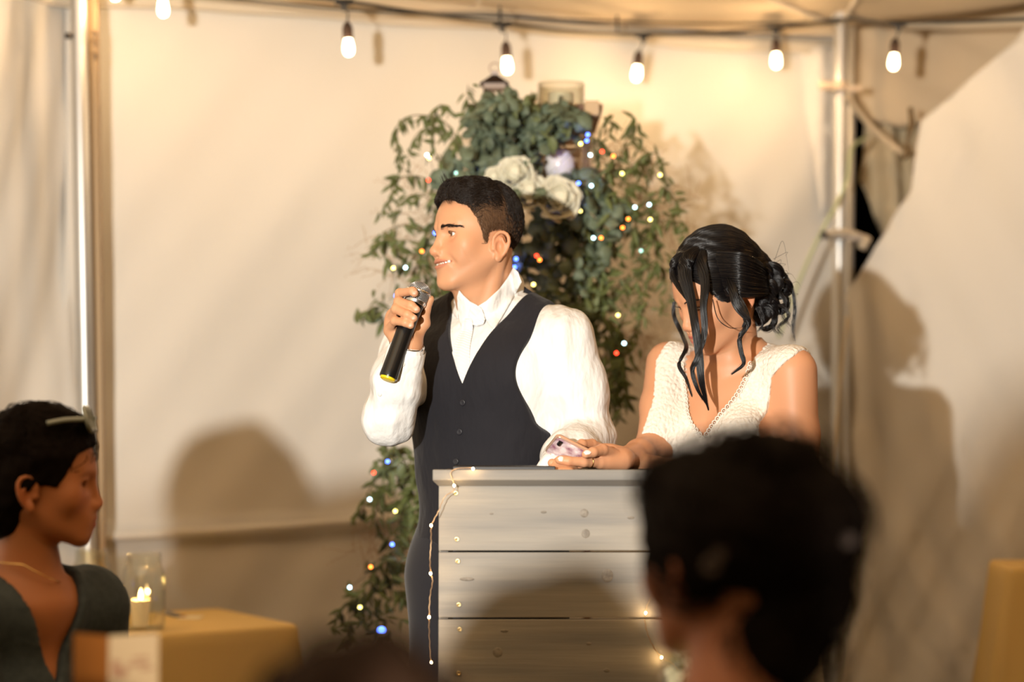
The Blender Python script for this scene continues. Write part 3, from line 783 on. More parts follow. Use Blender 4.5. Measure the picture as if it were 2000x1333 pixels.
    V3 = sdf_mesh(f_coarse, (bx - .35, 3.95, 0), (bx + .35, 4.65, 1.56), .012)
    lo, hi = box(wrL, P(1070, 912, 3.90), m=.04)
    V4 = sdf_mesh(f_handL, lo, hi, .003)
    base_c = (.62, .315, .17)
    def colf(V):
        c_ = skin_col(hl(V), base_c); return c_
    body = skin_mesh('body', [V1, V2, V3, V4], colf, root)
    eyeballs(hd, body, look=(-.10, .0))
    fh = lambda q: f_head(q)
    brows(hd, fh, body, M['hair_dark']); lashes(hd, body, M['hair_dark'])
    # teeth
    tb_m = MB()
    for i in range(-4, 5):
        a = i * .0068; tb_m.box((a, -.0935 + 12 * a * a, -.0648 + MOUTH + .0008), (.0071, .006, .0062), Matrix.Rotation(-a * 24, 3, 'Z').to_3x3(), .0012)
    for i in range(len(tb_m.v)): tb_m.v[i] = hd.v(tb_m.v[i])
    tb_m.build('teeth', M['teeth'], body, smooth=True)
    # nails
    for pts, r in fing:
        t = np.array(pts[3]); dd = np.array(pts[3]) - np.array(pts[2]); dd /= np.linalg.norm(dd)
        cpos = t + np.array((0, -1, .25)) * r[3] * .93; nail(cpos, (0, -1, .3), dd, .0105, .011, body)
    # ---- hair
    V, Q = sdf_mesh(lambda p: masc_hair_f(hl(p)), c - A(.14, .14, .10), c + A(.14, .14, .15), .0018)
    q = hl(V); w = ease((q[:, 2] - .040 + .15 * np.maximum(q[:, 1], 0) - .10 * np.maximum(q[:, 1] - .05, 0)) / .035)[:, None]
    w = np.maximum(w, ease((q[:, 1] - .025) / .05)[:, None] * .75)
    colr = np.array((.12, .062, .028)) * (1 - w) + np.array((.012, .007, .005)) * w
    M['hair_cap'] = mat('hair_mass', (.02, .01, .01), .55, vcol=True, bump=[('noise', 400, .6, .002, U1)], spec=.3)
    hair = np_mesh('hair', V, Q, M['hair_cap'], root, colr)
    r = np.random.default_rng(11); out_t = []; out_s = []
    ids = r.choice(len(V), 26000); g0 = surf_pull(masc_hair_f, q[ids], 0)[1]
    for k, i in enumerate(ids):
        p = q[i]; n = g0[k]
        if p[2] < hairline(p[None], MASC_LINE)[0] + .002: continue
        top = p[2] > .058 - .10 * max(p[1], 0) + r.normal() * .012
        if top:
            L = .020 + .014 * (p[1] < -.02) * r.uniform(); dr = np.array((-.05 + .9 * p[0] * 4, -.85, .16)) if p[1] < .03 else np.array((0, .3, -.9))
            dr = dr + np.array((.45 if p[1] < -.03 else .1, 0, 0)) * (1 if p[0] > .02 else -.1) + r.normal(size=3) * .20 + .35 * np.array((math.sin(p[1] * 190 + p[0] * 60), 0, math.sin(p[0] * 170 + p[1] * 90)))
            lift = .0055
        else:
            L = .009 + .004 * r.uniform(); dr = np.array((0, .42, -.9)) + r.normal(size=3) * .18; lift = .0032
        dr = dr - n * (dr @ n); dr /= np.linalg.norm(dr) + 1e-9
        s = np.linspace(0, 1, 6)[:, None]
        down = np.array((0, 0, -1.0)) * (.010 if (top and p[1] < -.07) else .002)
        g = p + dr * L * s + r.normal(size=3) * .0008 * s
        (out_t if top or r.uniform() < ease((p[1] - .015) / .05) * .8 else out_s).append((g, lift * r.uniform(.2, 1)))
    def settle(lst, k=6):
        G = np.array([g for g, l in lst], np.float32).reshape(-1, 3); lf = np.repeat(np.array([l for g, l in lst]), k)[:, None]
        G, nn = surf_pull(masc_hair_f, G, 2); s = np.tile(np.linspace(0, 1, k), len(lst))[:, None]
        G = G + nn * (-.0008 + lf * np.sin(s * 2.7))
        return [hd.w(x) for x in G.reshape(-1, k, 3)]
    out_t = settle(out_t); out_s = settle(out_s)
    # a few loose ends lifted off the fringe
    for i in range(16):
        a = r.uniform(-1, 1); p = np.array((.015 + .012 * a, -.076, .110 + r.normal() * .004)); s = np.linspace(0, 1, 6)[:, None]
        out_t.append(hd.w(p + np.array((0, -.014, .012)) * s + np.array((0, .004, .008)) * s * s + r.normal(size=3) * .003 * s))
    for i in range(9):
        p = np.array((.020 + .004 * i / 3, -.082, .086)); s = np.linspace(0, 1, 7)[:, None]
        out_t.append(hd.w(p + np.array((.012, -.006, -.024)) * s + np.array((.012, .004, 0)) * s * s + r.normal(size=3) * .002 * s))
    strands('hair_strands', out_t, .00042, M['hair_dark'], hair); strands('hair_strands', out_s, .00034, M['hair_fade'], hair)
    # ---- shirt: sleeves and the body seen in the neck of the vest
    def folds(p, f, st, a): return a * wob(p, f, 2, st)
    def sleeve(p, sh, el, wr, rs):
        d = chain(p, [sh, sh + (el - sh) * .5, el, el + (wr - el) * .55, wr], rs, .03)
        along = cap(p, el, el, 0)
        return d + .0065 * wob(p, 34, 1, (.7, .7, 1.6)) * np.exp(-(along / .13)**2) + .0034 * wob(p, 42, 0, (1, 1, .45))
    capR = wrR + (elR - wrR) * .10
    def f_shirt(p):
        t = tl(p)
        d = torso(t, .003)
        d = smin(d, sleeve(p, shR, elR, capR, [.066, .058, .050, .047, .038]), .02)
        d = smin(d, sleeve(p, shL, elL, wrL, [.066, .063, .058, .053, .045]), .03)
        # cuff of the raised arm: open, close round the wrist
        uR = (elR - wrR) / np.linalg.norm(elR - wrR)
        d = smax(d, -half(p, wrR + uR * .008, uR), .003) if False else d
        d = smax(d, -(cap(p, wrR - uR * .06, wrR + uR * .02, .0300, .0300)), .002)
        d = smax(d, .985 - t[:, 2], .01)
        return smax(d, t[:, 2] - 1.565 - .30 * np.maximum(.0, t[:, 1] + .02), .01)
    lo, hi = box(shR, shL, elR, elL, wrR, wrL, m=.075); hi[2] = 1.60; lo[2] = 1.14
    V, Q = sdf_mesh(f_shirt, lo, hi, .0028)
    shirt = np_mesh('shirt', V, Q, M['white_shirt'], root)
    # ---- vest
    def f_vest(p):
        t = tl(p); y = t[:, 1]; z = t[:, 2]; x = t[:, 0]
        d = torso(t, .012) + .0016 * wob(t, 22, 1, (.8, .8, 1.6)) + .003 * wob(t, 14, 2, (.3, .3, 2.2)) * ease((1.20 - z) / .12)
        vx = x - .012
        wv = (z - 1.377) * .47
        d = smax(d, np.minimum((wv - np.abs(vx)) * .88, .02 - y + 0 * y) if False else np.minimum((wv - np.abs(vx)) * .88, (.035 - y)), .003)
        lim = .150 - .022 * np.exp(-((z - 1.40) / .07)**2) + .06 * ease((1.30 - z) / .08)
        d = smax(d, np.abs(x) - lim, .004)
        d = smax(d, 1.045 - .03 * ease(1 - np.abs(x) / .1) - z, .004)
        # collar opening at the nape
        d = smax(d, -(ecap(t, (0, .02, 1.50), (0, .0, 1.70), .070, .070, (1, 1, 1))), .003)
        return d
    V, Q = sdf_mesh(f_vest, (bx - .26, GD - .24, 1.0), (bx + .26, GD + .24, 1.60), .0026)
    vest = np_mesh('vest', V, Q, M['vest'], root)
    # pipe-like edge folds of the vest neck are given by its own thickness; add buttons
    for px, py in ((903.5, 787), (897.5, 844), (890.5, 902), (960, 2000)):
        pt, n = hit(px, py, vest)
        if pt is None: continue
        MB().lathe([(.0005, 0), (.0062, 0), (.0070, .0012), (.0062, .0026), (.0045, .0022), (.0005, .0020)], pt, n, 16).build('button', M['button'], vest, smooth=True)
    # ---- trousers
    def f_tr(p):
        t = tl(p)
        d = smin(smax(torso(t, .006), t[:, 2] - 1.07, .01), legs(t, .006), .04) + .0035 * wob(t, 16, 1, (.5, .5, 1.8)) - .004
        return smax(d, .07 - t[:, 2], .004)
    V, Q = sdf_mesh(f_tr, (bx - .27, GD - .24, .03), (bx + .27, GD + .25, 1.10), .006)
    trousers = np_mesh('trousers', V, Q, M['trousers'], root)
    sh = MB()
    def f_shoe(p):
        t = tl(p); d = None
        for s in (-1, 1):
            e = ecap(t, (s * .10, .045, .045), (s * .125, -.15, .035), .042, .036, (1, 1, 1)); e = smax(e, -t[:, 2] + .002, .004)
            d = e if d is None else np.minimum(d, e)
        return d
    V, Q = sdf_mesh(f_shoe, (bx - .3, GD - .35, -.01), (bx + .3, GD + .25, .12), .006)
    np_mesh('shoes', V, Q, mat('shoe_leather', (.01, .01, .01), .3), root)
    # ---- collar: folded band round the neck with two points
    R0 = .069; n = 64; V = []; Fc = []
    cn = np.array((0, .012, 1.5)); rows = 5
    for i in range(n + 1):
        u = i / n; ph = -PI / 2 + .5 + (2 * PI - 1.0) * u          # starts at front centre, goes round the back
        bk = .5 + .5 * math.sin(ph)                                     # 0 front, 1 back
        fr_ = 1 - bk
        top = np.array((R0 * .98 * math.cos(ph), .008 + R0 * 1.02 * math.sin(ph), 1.540 + .100 * bk**.9))
        pt = 0.0
        out = np.array((math.cos(ph) * .010, math.sin(ph) * .010, -.030))
        if pt > 0: out[0] += math.copysign(.016 * pt, math.cos(ph))
        for j in range(rows):
            w = j / (rows - 1); q_ = top + out * w; q_[2] += .006 * pt * math.sin(PI * w); q_[:2] += np.array((math.cos(ph), math.sin(ph))) * .006 * math.sin(PI * w)
            V.append(tb.v(q_))
    for i in range(n):
        for j in range(rows - 1): Fc.append((i * rows + j, (i + 1) * rows + j, (i + 1) * rows + j + 1, i * rows + j + 1))
    co = mesh('collar', V, Fc, M['white_shirt'], shirt)
    md = co.modifiers.new('s', 'SOLIDIFY'); md.thickness = .0035; md.offset = 1
    md = co.modifiers.new('b', 'SUBSURF'); md.levels = 1; md.render_levels = 1
    # the two collar points in front, lying on the chest
    def patch(name, outline, objs, off, m_, par, bulge=0.0, thick=.003, far=None):
        bm = bmesh.new(); vs = [bm.verts.new((x, 0, y)) for x, y in outline]; bm.faces.new(vs); bmesh.ops.triangulate(bm, faces=bm.faces[:])
        for _ in range(6):
            L_ = [e for e in bm.edges if e.calc_length() > 5]
            if not L_: break
            bmesh.ops.subdivide_edges(bm, edges=L_, cuts=1); bmesh.ops.triangulate(bm, faces=bm.faces[:])
        ds = []
        for v in bm.verts:
            pt_, _n = hit(v.co.x, v.co.z, *objs); ds.append(pt_.y if pt_ is not None else None)
        ok = [d_ for d_ in ds if d_ is not None]; mean = sum(ok) / len(ok)
        ds = [d_ if d_ is not None and (far is None or d_ < far) else mean for d_ in ds]
        bm.verts.index_update(); bm.verts.ensure_lookup_table()
        for _ in range(10):
            nd = list(ds)
            for v in bm.verts:
                nb_ = [ds[e.other_vert(v).index] for e in v.link_edges]; nd[v.index] = .5 * ds[v.index] + .5 * sum(nb_) / len(nb_)
            ds = nd
        for v in bm.verts:
            q_ = P(v.co.x, v.co.z, ds[v.index] - off); v.co = q_
        me = bpy.data.meshes.new(name); bm.to_mesh(me); bm.free(); me.shade_smooth(); o = link(name, me, m_, par, True)
        md = o.modifiers.new('s', 'SOLIDIFY'); md.thickness = thick; md.offset = -1 if False else 0
        return o
    patch('collar_point', [(1003, 523), (1012, 532), (1019, 551), (1004, 580), (985, 612), (965, 646), (952, 630), (943, 612), (934, 598), (950, 588), (975, 565), (990, 545)], [shirt, body, vest], .010, M['white_shirt'], shirt)
    patch('collar_point', [(897, 567), (905, 577), (918, 589), (933, 597), (922, 615), (913, 632), (904, 646), (897, 625), (894, 600), (893, 580)], [shirt, body, vest], .009, M['white_shirt'], shirt)
    patch('tie_knot', [(920, 600), (930, 597), (940, 600), (944, 611), (948, 624), (944, 634), (932, 637), (919, 634), (914, 624), (917, 611)], [shirt, body], .013, M['tie'], root, thick=.006)
    # inner stand of the collar
    V = []; Fc = []
    for i in range(n + 1):
        ph = 2 * PI * i / n; bk = .5 + .5 * math.sin(ph)
        for j in range(3): V.append(tb.v((R0 * .95 * math.cos(ph), .008 + R0 * .98 * math.sin(ph), 1.49 + j * .5 * (.046 + .100 * bk**.9))))
    for i in range(n):
        for j in range(2): Fc.append((i * 3 + j, (i + 1) * 3 + j, (i + 1) * 3 + j + 1, i * 3 + j + 1))
    cs = mesh('collar_stand', V, Fc, M['white_shirt'], shirt); md = cs.modifiers.new('s', 'SOLIDIFY'); md.thickness = .003
    # ---- tie
    ty = lambda z: float(-.118 - .010 * math.sin((z - 1.36) * 10)) if z < 1.49 else -.098 + .0
    f_s = lambda p: torso(tl(p), .003)
    rows_ = []
    for z, wd in ((1.520, .012), (1.508, .013), (1.495, .0150), (1.485, .0165), (1.475, .018), (1.452, .0205), (1.43, .0245), (1.40, .0275), (1.375, .029), (1.35, .030)):
        p0 = np.array([tb.w((.002, -.10, z))], np.float32)
        fz = lambda p: np.minimum(f_s(p), 9)
        t = -.20
        ys = np.linspace(-.20, -.03, 120); pp = np.stack([np.full(120, .002), ys, np.full(120, z)], 1); vals = torso(pp.astype(np.float32), .004)
        k = np.argmax(vals < 0); y = ys[k] if (vals < 0).any() else -.085
        if z > 1.44: y = min(y, -.070 - (1.548 - z) * .28) - (.004 if z > 1.498 else .002)
        rows_.append((z, wd, y, .006 if z > 1.498 else .0035))
    V = []; Fc = []; m_ = 12
    for z, wd, y, th in rows_:
        for k in range(m_):
            a = 2 * PI * k / m_; cx, sy = math.cos(a), math.sin(a)
            V.append(tb.v((.001 + wd * math.copysign(abs(cx)**.8, cx), y - th * .6 + th * math.copysign(abs(sy)**.7, sy) - (.002 * math.cos(cx * 6)), z)))
    for i in range(len(rows_) - 1):
        for k in range(m_): Fc.append((i * m_ + k, (i + 1) * m_ + k, (i + 1) * m_ + (k + 1) % m_, i * m_ + (k + 1) % m_))
    Fc.append(tuple(range(m_))); tie = mesh('tie', V, Fc, M['tie'], root)
    md = tie.modifiers.new('b', 'SUBSURF'); md.levels = 2; md.render_levels = 2
    # ---- cuff with two small buttons
    uR = (elR - wrR) / np.linalg.norm(elR - wrR); a = Vector(wrR + uR * .004); b = Vector(wrR + uR * .072)
    prof = [(.0385, 0), (.0395, .002), (.0425, .035), (.046, .066), (.044, .068), (.0405, .036), (.036, .002)]
    cuff = MB().lathe(prof, a, tuple(uR), 40, closed=False).build('cuff', M['white_shirt'], shirt, smooth=True)
    for px, py in ((786, 712), (742, 770)):
        pt, n_ = hit(px, py, cuff, shirt)
        if pt is not None: MB().lathe([(.0004, 0), (.0048, 0), (.0052, .001), (.0042, .002), (.0004, .0014)], pt, n_, 14).build('cuff_button', M['pearl_button'], cuff, smooth=True)
    # thin bracelet
    w0 = Vector(wrR - uR * .006)
    MB().lathe([(.0325, 0), (.0345, .002), (.0325, .004), (.031, .002), (.0325, 0)], w0, tuple(uR), 36, closed=False).build('bracelet', M['chrome'], root, smooth=True)
    # ================= microphone: a thing held in the hand
    mo = Vector(m0)
    mic = empty('microphone', tuple(m0), label='black handheld microphone with silver mesh head and yellow end cap held by the man', cat='microphone')
    L = float(np.linalg.norm(m1 - m0)); axv = tuple(ax)
    MB().lathe([(.012, .002), (.0185, .003), (.0192, .006), (.0188, .02), (.0180, .10), (.0182, L - .055), (.0195, L - .036), (.0215, L - .026), (.018, L - .022)], mo, axv, 40).build('handle', M['mic_black'], mic, smooth=True, angle=40)
    MB().lathe([(.001, -.003), (.012, -.003), (.0155, -.001), (.0165, .003), (.001, .003)], mo, axv, 32).build('end_cap', M['yellow'], mic, smooth=True, angle=40)
    # grille: collar, ball, equator ring, wires
    g0 = mo + Vector(ax) * (L - .026); gh = MB()
    MB().lathe([(.0195, -.004), (.0225, -.002), (.0235, .004), (.0220, .006)], g0, axv, 40).build('grille_collar', M['chrome'], mic, smooth=True, angle=40)
    gc = g0 + Vector(ax) * .021
    def rad(t): return .0215 + .0035 * math.sin(PI * min(max((t + .016) / .032, 0), 1) * .5) if t < .004 else math.sqrt(max(0, .0252**2 - ((t - .004) * 1.12)**2))
    q_ = Vector((0, 0, 1)).rotation_difference(Vector(ax))
    ball = [(max(.0005, rad(t) - .0012), t) for t in np.linspace(-.016, .0262, 14)]
    MB().lathe(ball, gc, axv, 36).build('grille_core', mat('grille_foam', (.10, .10, .10), .9), mic, smooth=True)
    gw = MB(); N_ = 26
    ts = np.linspace(-.015, .0262, 16)
    for sgn in (-1, 1):
        for k in range(N_):
            pts = []
            for i, t in enumerate(ts):
                w = 2 * PI * k / N_ + sgn * i * .17; r_ = max(.0006, rad(t)); pts.append(gc + q_ @ Vector((r_ * math.cos(w), r_ * math.sin(w), t)))
            gw.tube(pts, .00055, 4, cap=False)
    gw.build('grille_mesh', M['silver'], mic, smooth=True)
    MB().lathe([(.0240, .0), (.0262, .0005), (.0268, .003), (.0262, .0055), (.0240, .006), (.0240, 0)], gc, axv, 40, closed=False).build('grille_band', M['chrome'], mic, smooth=True)
    return root
build_groom()
# ================================================================ the woman in the lace dress
def build_bride():
    GD = 4.32
    bx = P(1430, 840, GD).x
    root = empty('person', (bx, GD, 0), label='black-haired woman in white lace V-neck dress looking down at a phone beside the man', cat='person')
    hd = Fr(P(1402, 570, 4.25), math.radians(-63), math.radians(27), math.radians(4))
    tb = Fr((bx, GD, 0), math.radians(-37)); hl = hd.loc; tl = tb.loc
    nb = tb.w((0, .02, 1.425)); nt = hd.w((0, .022, -.040))
    shR = np.array(P(1306, 712, 4.37)); shL = np.array(P(1548, 726, 4.22))
    elR = np.array(P(1272, 892, 4.25)); wrR = np.array(P(1212, 897, 4.02))
    elL = np.array(P(1562, 978, 4.20)); wrL = np.array(P(1236, 905, 4.09))
    elR[2] += .012
    W3 = lambda px, py, d: tuple(P(px, py, d))
    def neck(p):
        d = smin(cap(p, nb, nt, .050, .047), cap(p, tb.w((0, -.018, 1.42)), hd.w((0, -.020, -.070)), .040, .040), .03)
        for s in (-1, 1): d = smin(d, cap(p, hd.w((s * .05, .022, -.045)), tb.w((s * .014, -.052, 1.405)), .010, .008), .014)
        return d
    def f_hn(p): return smin(head_f(hl(p), True, 0.0), neck(p), .018)
    def torso(t, g=0.0):
        d = ell(t, (0, .005, 1.30), (.138 + g, .098 + g, .15 + g))
        d = smin(d, cap(t, (-.120, .014, 1.392), (.120, .014, 1.392), .046 + g, .046 + g), .05)
        for s in (-1, 1):
            d = smin(d, cap(t, (s * .02, .025, 1.455), (s * .12, .016, 1.405), .032 + g, .030 + g), .04)
            d = smin(d, ell(t, (s * .066, -.076, 1.262), (.064 + g, .058 + g, .062 + g)), .035)
            d = smin(d, cap(t, (s * .012, -.062, 1.408), (s * .11, -.030, 1.425), .009 + g, .008 + g), .018)     # collar bone
        d = smin(d, ell(t, (0, .0, 1.12), (.118 + g, .092 + g, .15 + g)), .05)
        return smin(d, ell(t, (0, .01, .95), (.155 + g, .115 + g, .13 + g)), .06)
    def arms(p, g=0):
        d = chain(p, [shR, shR + (elR - shR) * .5, elR, elR + (wrR - elR) * .4, wrR], [.050, .041, .034, .028, .0215], .02)
        d = smin(d, chain(p, [shL, shL + (elL - shL) * .5, elL, elL + (wrL - elL) * .3, wrL], [.052, .047, .038, .035, .0235], .02), .01)
        return d
    def f_body(p):
        t = tl(p); d = smin(torso(t), arms(p), .035); d = smin(d, neck(p), .03)
        lg = None
        for s in (-1, 1):
            e = chain(t, [(s * .08, .01, .92), (s * .085, 0, .5), (s * .09, .03, .07)], [.08, .052, .036], .03); e = smin(e, cap(t, (s * .09, .03, .05), (s * .10, -.12, .03), .030, .024), .02)
            lg = e if lg is None else np.minimum(lg, e)
        d = smin(d, lg, .03)
        cut = cap(t, (.0, -.135, 1.335), (.0, -.128, 1.22), .006, .004)
        return smax(d, -cut, .03)
    # hands: the near one lies along the lectern under the phone, the far one behind
    h1 = dict(palm=[(W3(1218, 898, 4.02), W3(1180, 896, 3.985), .020, .018), (W3(1215, 902, 4.00), W3(1172, 903, 3.965), .018, .014)],
              f=[([W3(1172, 903, 3.965), W3(1140, 903, 3.935), W3(1110, 901, 3.925), W3(1092, 899, 3.925)], [.0115, .0100, .0088, .0080]),
                 ([W3(1175, 899, 3.985), W3(1132, 906, 3.955), W3(1098, 908, 3.95), W3(1078, 905, 3.955)], [.0112, .0098, .0090, .0085]),
                 ([W3(1196, 888, 3.990), W3(1176, 879, 3.955), W3(1158, 884, 3.930), W3(1144, 888, 3.920)], [.0135, .0115, .0098, .0080])])
    h2 = dict(palm=[(W3(1235, 902, 4.09), W3(1196, 888, 4.055), .022, .017), (W3(1225, 892, 4.09), W3(1180, 880, 4.05), .016, .014)],
              f=[([W3(1180, 882, 4.05), W3(1156, 868, 4.02), W3(1136, 868, 3.99), W3(1124, 874, 3.975)], [.0115, .0102, .0095, .0085]),
                 ([W3(1188, 888, 4.05), W3(1150, 880, 4.035), W3(1110, 884, 4.010), W3(1080, 885, 3.985)], [.0105, .0095, .0088, .0080])])
    ph_c = np.array(P(1106, 880, 3.965))
    def f_hand(h, el, wr):
        def f(p):
            d = chain(p, [wr, wr + (el - wr) * .35], [.0215, .0255])
            for a, b, ra, rb in h['palm']: d = smin(d, cap(p, a, b, ra, rb), .015)
            for pts, r_ in h['f']:
                d = smin(d, chain(p, pts, r_, .004), .005)
            return d
        return f
    def box(pts, m): a = np.array(pts); return a.min(0) - m, a.max(0) + m
    c = hd.o
    V1 = sdf_mesh(f_hn, c - A(.135, .135, .15), c + A(.135, .135, .13), .0019)
    V2 = sdf_mesh(f_body, (bx - .30, 3.98, 1.10), (bx + .26, GD + .17, 1.475), .0032)
    V2b = sdf_mesh(f_body, (bx - .26, GD - .24, 0), (bx + .28, GD + .2, 1.125), .012)
    parts = [V1, V2, V2b]
    for h, el, wr in ((h1, elR, wrR), (h2, elL, wrL)):
        pts = [x for a in h['f'] for x in a[0]] + [wr]; lo, hi = box(pts, .03)
        parts.append(sdf_mesh(f_hand(h, el, wr), lo, hi, .0014))
    bc = (.62, .305, .165)
    def colf(V):
        q = hl(V); m = (np.abs(q) < .14).all(1); c_ = np.tile(np.array(bc, np.float32), (len(V), 1)); c_[m] = skin_col(q[m], bc, (.50, .10, .09), True); return c_
    body = skin_mesh('body', parts, colf, root)
    fh = lambda q: head_f(q, True, 0.0)
    eyeballs(hd, body, look=(0, -.5)); brows(hd, fh, body, M['hair_black'], True, 120); lashes(hd, body, M['hair_black'], True)
    for (pts, r_) in h1['f'][:1]:
        t = np.array(pts[3]); nail(t + np.array((.004, -.0072, .0025)), (.1, -1, .35), np.array(pts[3]) - np.array(pts[2]), .0105, .0135, body, M['nail_pale'])
    t = np.array(h1['f'][2][0][3]); nail(t + np.array((.003, -.0065, .0045)), (0, -1, .7), np.array((-1., 0, -.12)), .0105, .0150, body, M['nail_pale'])
    t = np.array(h2['f'][1][0][3]); nail(t + np.array((.001, -.0075, -.001)), (0, -1, 0), np.array((.1, 0, 1.)), .010, .011, body, M['nail_pale'])
    t = np.array(h2['f'][0][0][3]); nail(t + np.array((-.002, -.0075, .003)), (-.3, -1, .4), np.array((-.8, 0, -.5)), .010, .012, body, M['nail_pale'])
    # ring on the near hand
    a = Vector(h1['f'][0][0][0]); b = Vector(h1['f'][0][0][1]); d_ = (b - a).normalized()
    MB().lathe([(.0108, 0), (.0120, .0006), (.0120, .0018), (.0108, .0024), (.0108, 0)], a + (b - a) * .62, d_, 28, closed=False).build('ring', M['gold'], root, smooth=True)
    # ---- dress: bodice with deep V, wide straps, long skirt
    VW = lambda z: np.where(z > 1.262, .098 * (1 - np.exp(-(z - 1.262) / .095)), (z - 1.262) * .9)
    def vdepth(t):
        x = np.abs(t[:, 0]); z = t[:, 2]
        wv = VW(z) + .0016 * np.sin(z * 560)
        return wv - x
    f_base = lambda p: smin(smin(torso(tl(p)), np.minimum(cap(p, shR, shR + (elR - shR) * .85, .050, .037), cap(p, shL, shL + (elL - shL) * .42, .052, .048)), .035), neck(p), .03)
    def f_dress(p):
        t = tl(p); z = t[:, 2]; x = np.abs(t[:, 0]); y = t[:, 1]
        d = f_base(p) - .0045
        d = smin(d, chain(t, [(0, .01, .95), (0, .01, .5), (0, .02, .05)], [.16, .22, .30], .05), .05)
        front = np.minimum(vdepth(t), .03 - y)
        back = np.minimum((z - 1.30) * .5 - x, y - .03)
        d = smax(d, front, .002); d = smax(d, back, .002)
        xs_ = t[:, 0]
        limp = np.interp(z, [1.15, 1.20, 1.30, 1.39, 1.435, 1.46], [.20, .140, .118, .132, .178, .185])
        limn = np.interp(z, [1.15, 1.20, 1.28, 1.34, 1.39, 1.43, 1.46], [.150, .132, .112, .110, .122, .134, .126])
        arm = np.where(xs_ > 0, xs_ - limp, -xs_ - limn)
        d = smax(d, arm, .004)
        d = smax(d, .03 - z, .004)
        d = smax(d, z - 1.475, .004)
        return d + .0007 * wob(t, 420, 0) + .0006 * wob(t, 230, 1)
    V, Q = sdf_mesh(f_dress, (bx - .22, GD - .24, 1.0), (bx + .22, GD + .2, 1.48), .0028)
    V2_ = sdf_mesh(f_dress, (bx - .4, GD - .40, 0.0), (bx + .4, GD + .4, 1.01), .014)
    V, Q = join([(V, Q), V2_])
    dress = np_mesh('dress', V, Q, M['lace'], root)
    # scalloped edge along the V and the armholes
    sc = MB()
    def edge_run(fx, z0, z1, n):
        for i in range(n):
            z = z0 + (z1 - z0) * i / (n - 1)
            for s in (-1, 1):
                x = fx(z) * s
                ys = np.linspace(-.22, .02, 160); vals = f_base(tb.w(np.stack([np.full(160, x), ys, np.full(160, z)], 1)).astype(np.float32)) - .006
                if not (vals < 0).any(): continue
                y = ys[np.argmax(vals < 0)]; c0 = tb.v((x, y - .001, z)); e = .001
                nrm = tb.M @ Vector((x * 3, -1, .2)).normalized(); u = nrm.cross(Vector((0, 0, 1))).normalized(); w = u.cross(nrm)
                ring = []; k = 9
                for j in range(k + 1):
                    a = 2 * PI * j / k; ring.append(c0 + u * math.cos(a) * .0052 + w * math.sin(a) * .0052)
                sc.tube(ring, .0013, 5, cap=False); sc.tube([c0 - u * .001, c0 + u * .001], .0017, 5)
    edge_run(lambda z: float(VW(z)) + .001, 1.270, 1.42, 19)
    sc.build('lace_trim', M['lace_edge'], dress, smooth=True)
    # ---- ear ring
    ep = hd.v((.0735, .006, -.052))
    er = MB().lathe([(.0004, 0), (.0026, -.003), (.0030, -.006), (.0004, -.010)], ep + Vector((0, -.004, -.006)), (0, 0, 1), 10).lathe([(.0004, 0), (.0034, -.004), (.0002, -.011)], ep + Vector((0, -.004, -.018)), (0, 0, 1), 8)
    er.build('earring', M['chrome'], body, smooth=True)
    # ---- hair
    bunc = tuple(hl(np.array([P(1490, 556, 4.28)], np.float32))[0])
    def hair_f(q):
        qa = q.copy(); qa[:, 0] = np.abs(q[:, 0])
        d = skull_f(q, qa, True, .94) - .004
        d = smin(d, ell(q, (0, .020, .054), (.080, .092, .082)), .02)
        d = smin(d, ell(q, (.0, .085, .018), (.052, .040, .046)), .03)
        d = smin(d, ell(q @ np.eye(3, dtype=np.float32), bunc, (.042, .036, .056)), .03)
        ys, zs = zip(*[(-.12, .075), (-.085, .066), (-.070, .058), (-.058, .030), (-.046, .004), (-.030, -.012), (.0, -.012), (.02, -.022), (.045, -.045), (.09, -.055)])
        g = np.interp(q[:, 1], ys, zs)
        d = d + .0018 * np.sin(220 * (q[:, 2] * .9 + .35 * q[:, 1]) + 3 * np.sin(q[:, 1] * 40)) * .35
        d = d + .004 * (1 - ease((q[:, 2] - g) / .012))
        return smax(d, (g - q[:, 2]) * .8, .004)
    V, Q = sdf_mesh(lambda p: hair_f(hl(p)), c - A(.13, .13, .12), c + A(.17, .15, .14), .0021)
    hair = np_mesh('hair', V, Q, M['hair_black'], root)
    r = np.random.default_rng(21); q = hl(V); ids = r.choice(len(V), 9000); K = 14
    bun = np.array((.030, .105, .018)); part_x = -.012
    G = np.zeros((len(ids), K, 3)); p = q[ids].astype(np.float64)
    G[:, 0] = p
    for k in range(1, K):   # comb from the parting round to the bun
        dv = bun - G[:, k - 1]; up_ = np.zeros_like(dv)
        side = np.sign(G[:, k - 1, 0] - part_x)[:, None]
        fr_ = np.clip((-.02 - G[:, k - 1, 1]) / .06, 0, 1)[:, None]
        dv /= np.linalg.norm(dv, axis=1)[:, None] + 1e-6
        dv = dv + fr_ * np.concatenate([side * .9, np.zeros_like(side), -.6 * np.ones_like(side)], 1)
        dv /= np.linalg.norm(dv, axis=1)[:, None] + 1e-6
        st = .0095
        nx, nn = surf_pull(hair_f, (G[:, k - 1] + dv * st).astype(np.float32), 1); G[:, k] = nx
    Gn, nn = surf_pull(hair_f, G.reshape(-1, 3).astype(np.float32), 1)
    lift = np.repeat(r.uniform(0, 1, len(ids))**2 * .0026, K)[:, None]
    G = (Gn + nn * (lift + .0003)).reshape(-1, K, 3); G += np.cumsum(r.normal(size=G.shape) * .00012, 1)
    zl = G[:, 0, 2]; G = G[zl > -.06]
    strands('hair_strands', [hd.w(g) for g in G], .00050, M['hair_black'], hair)
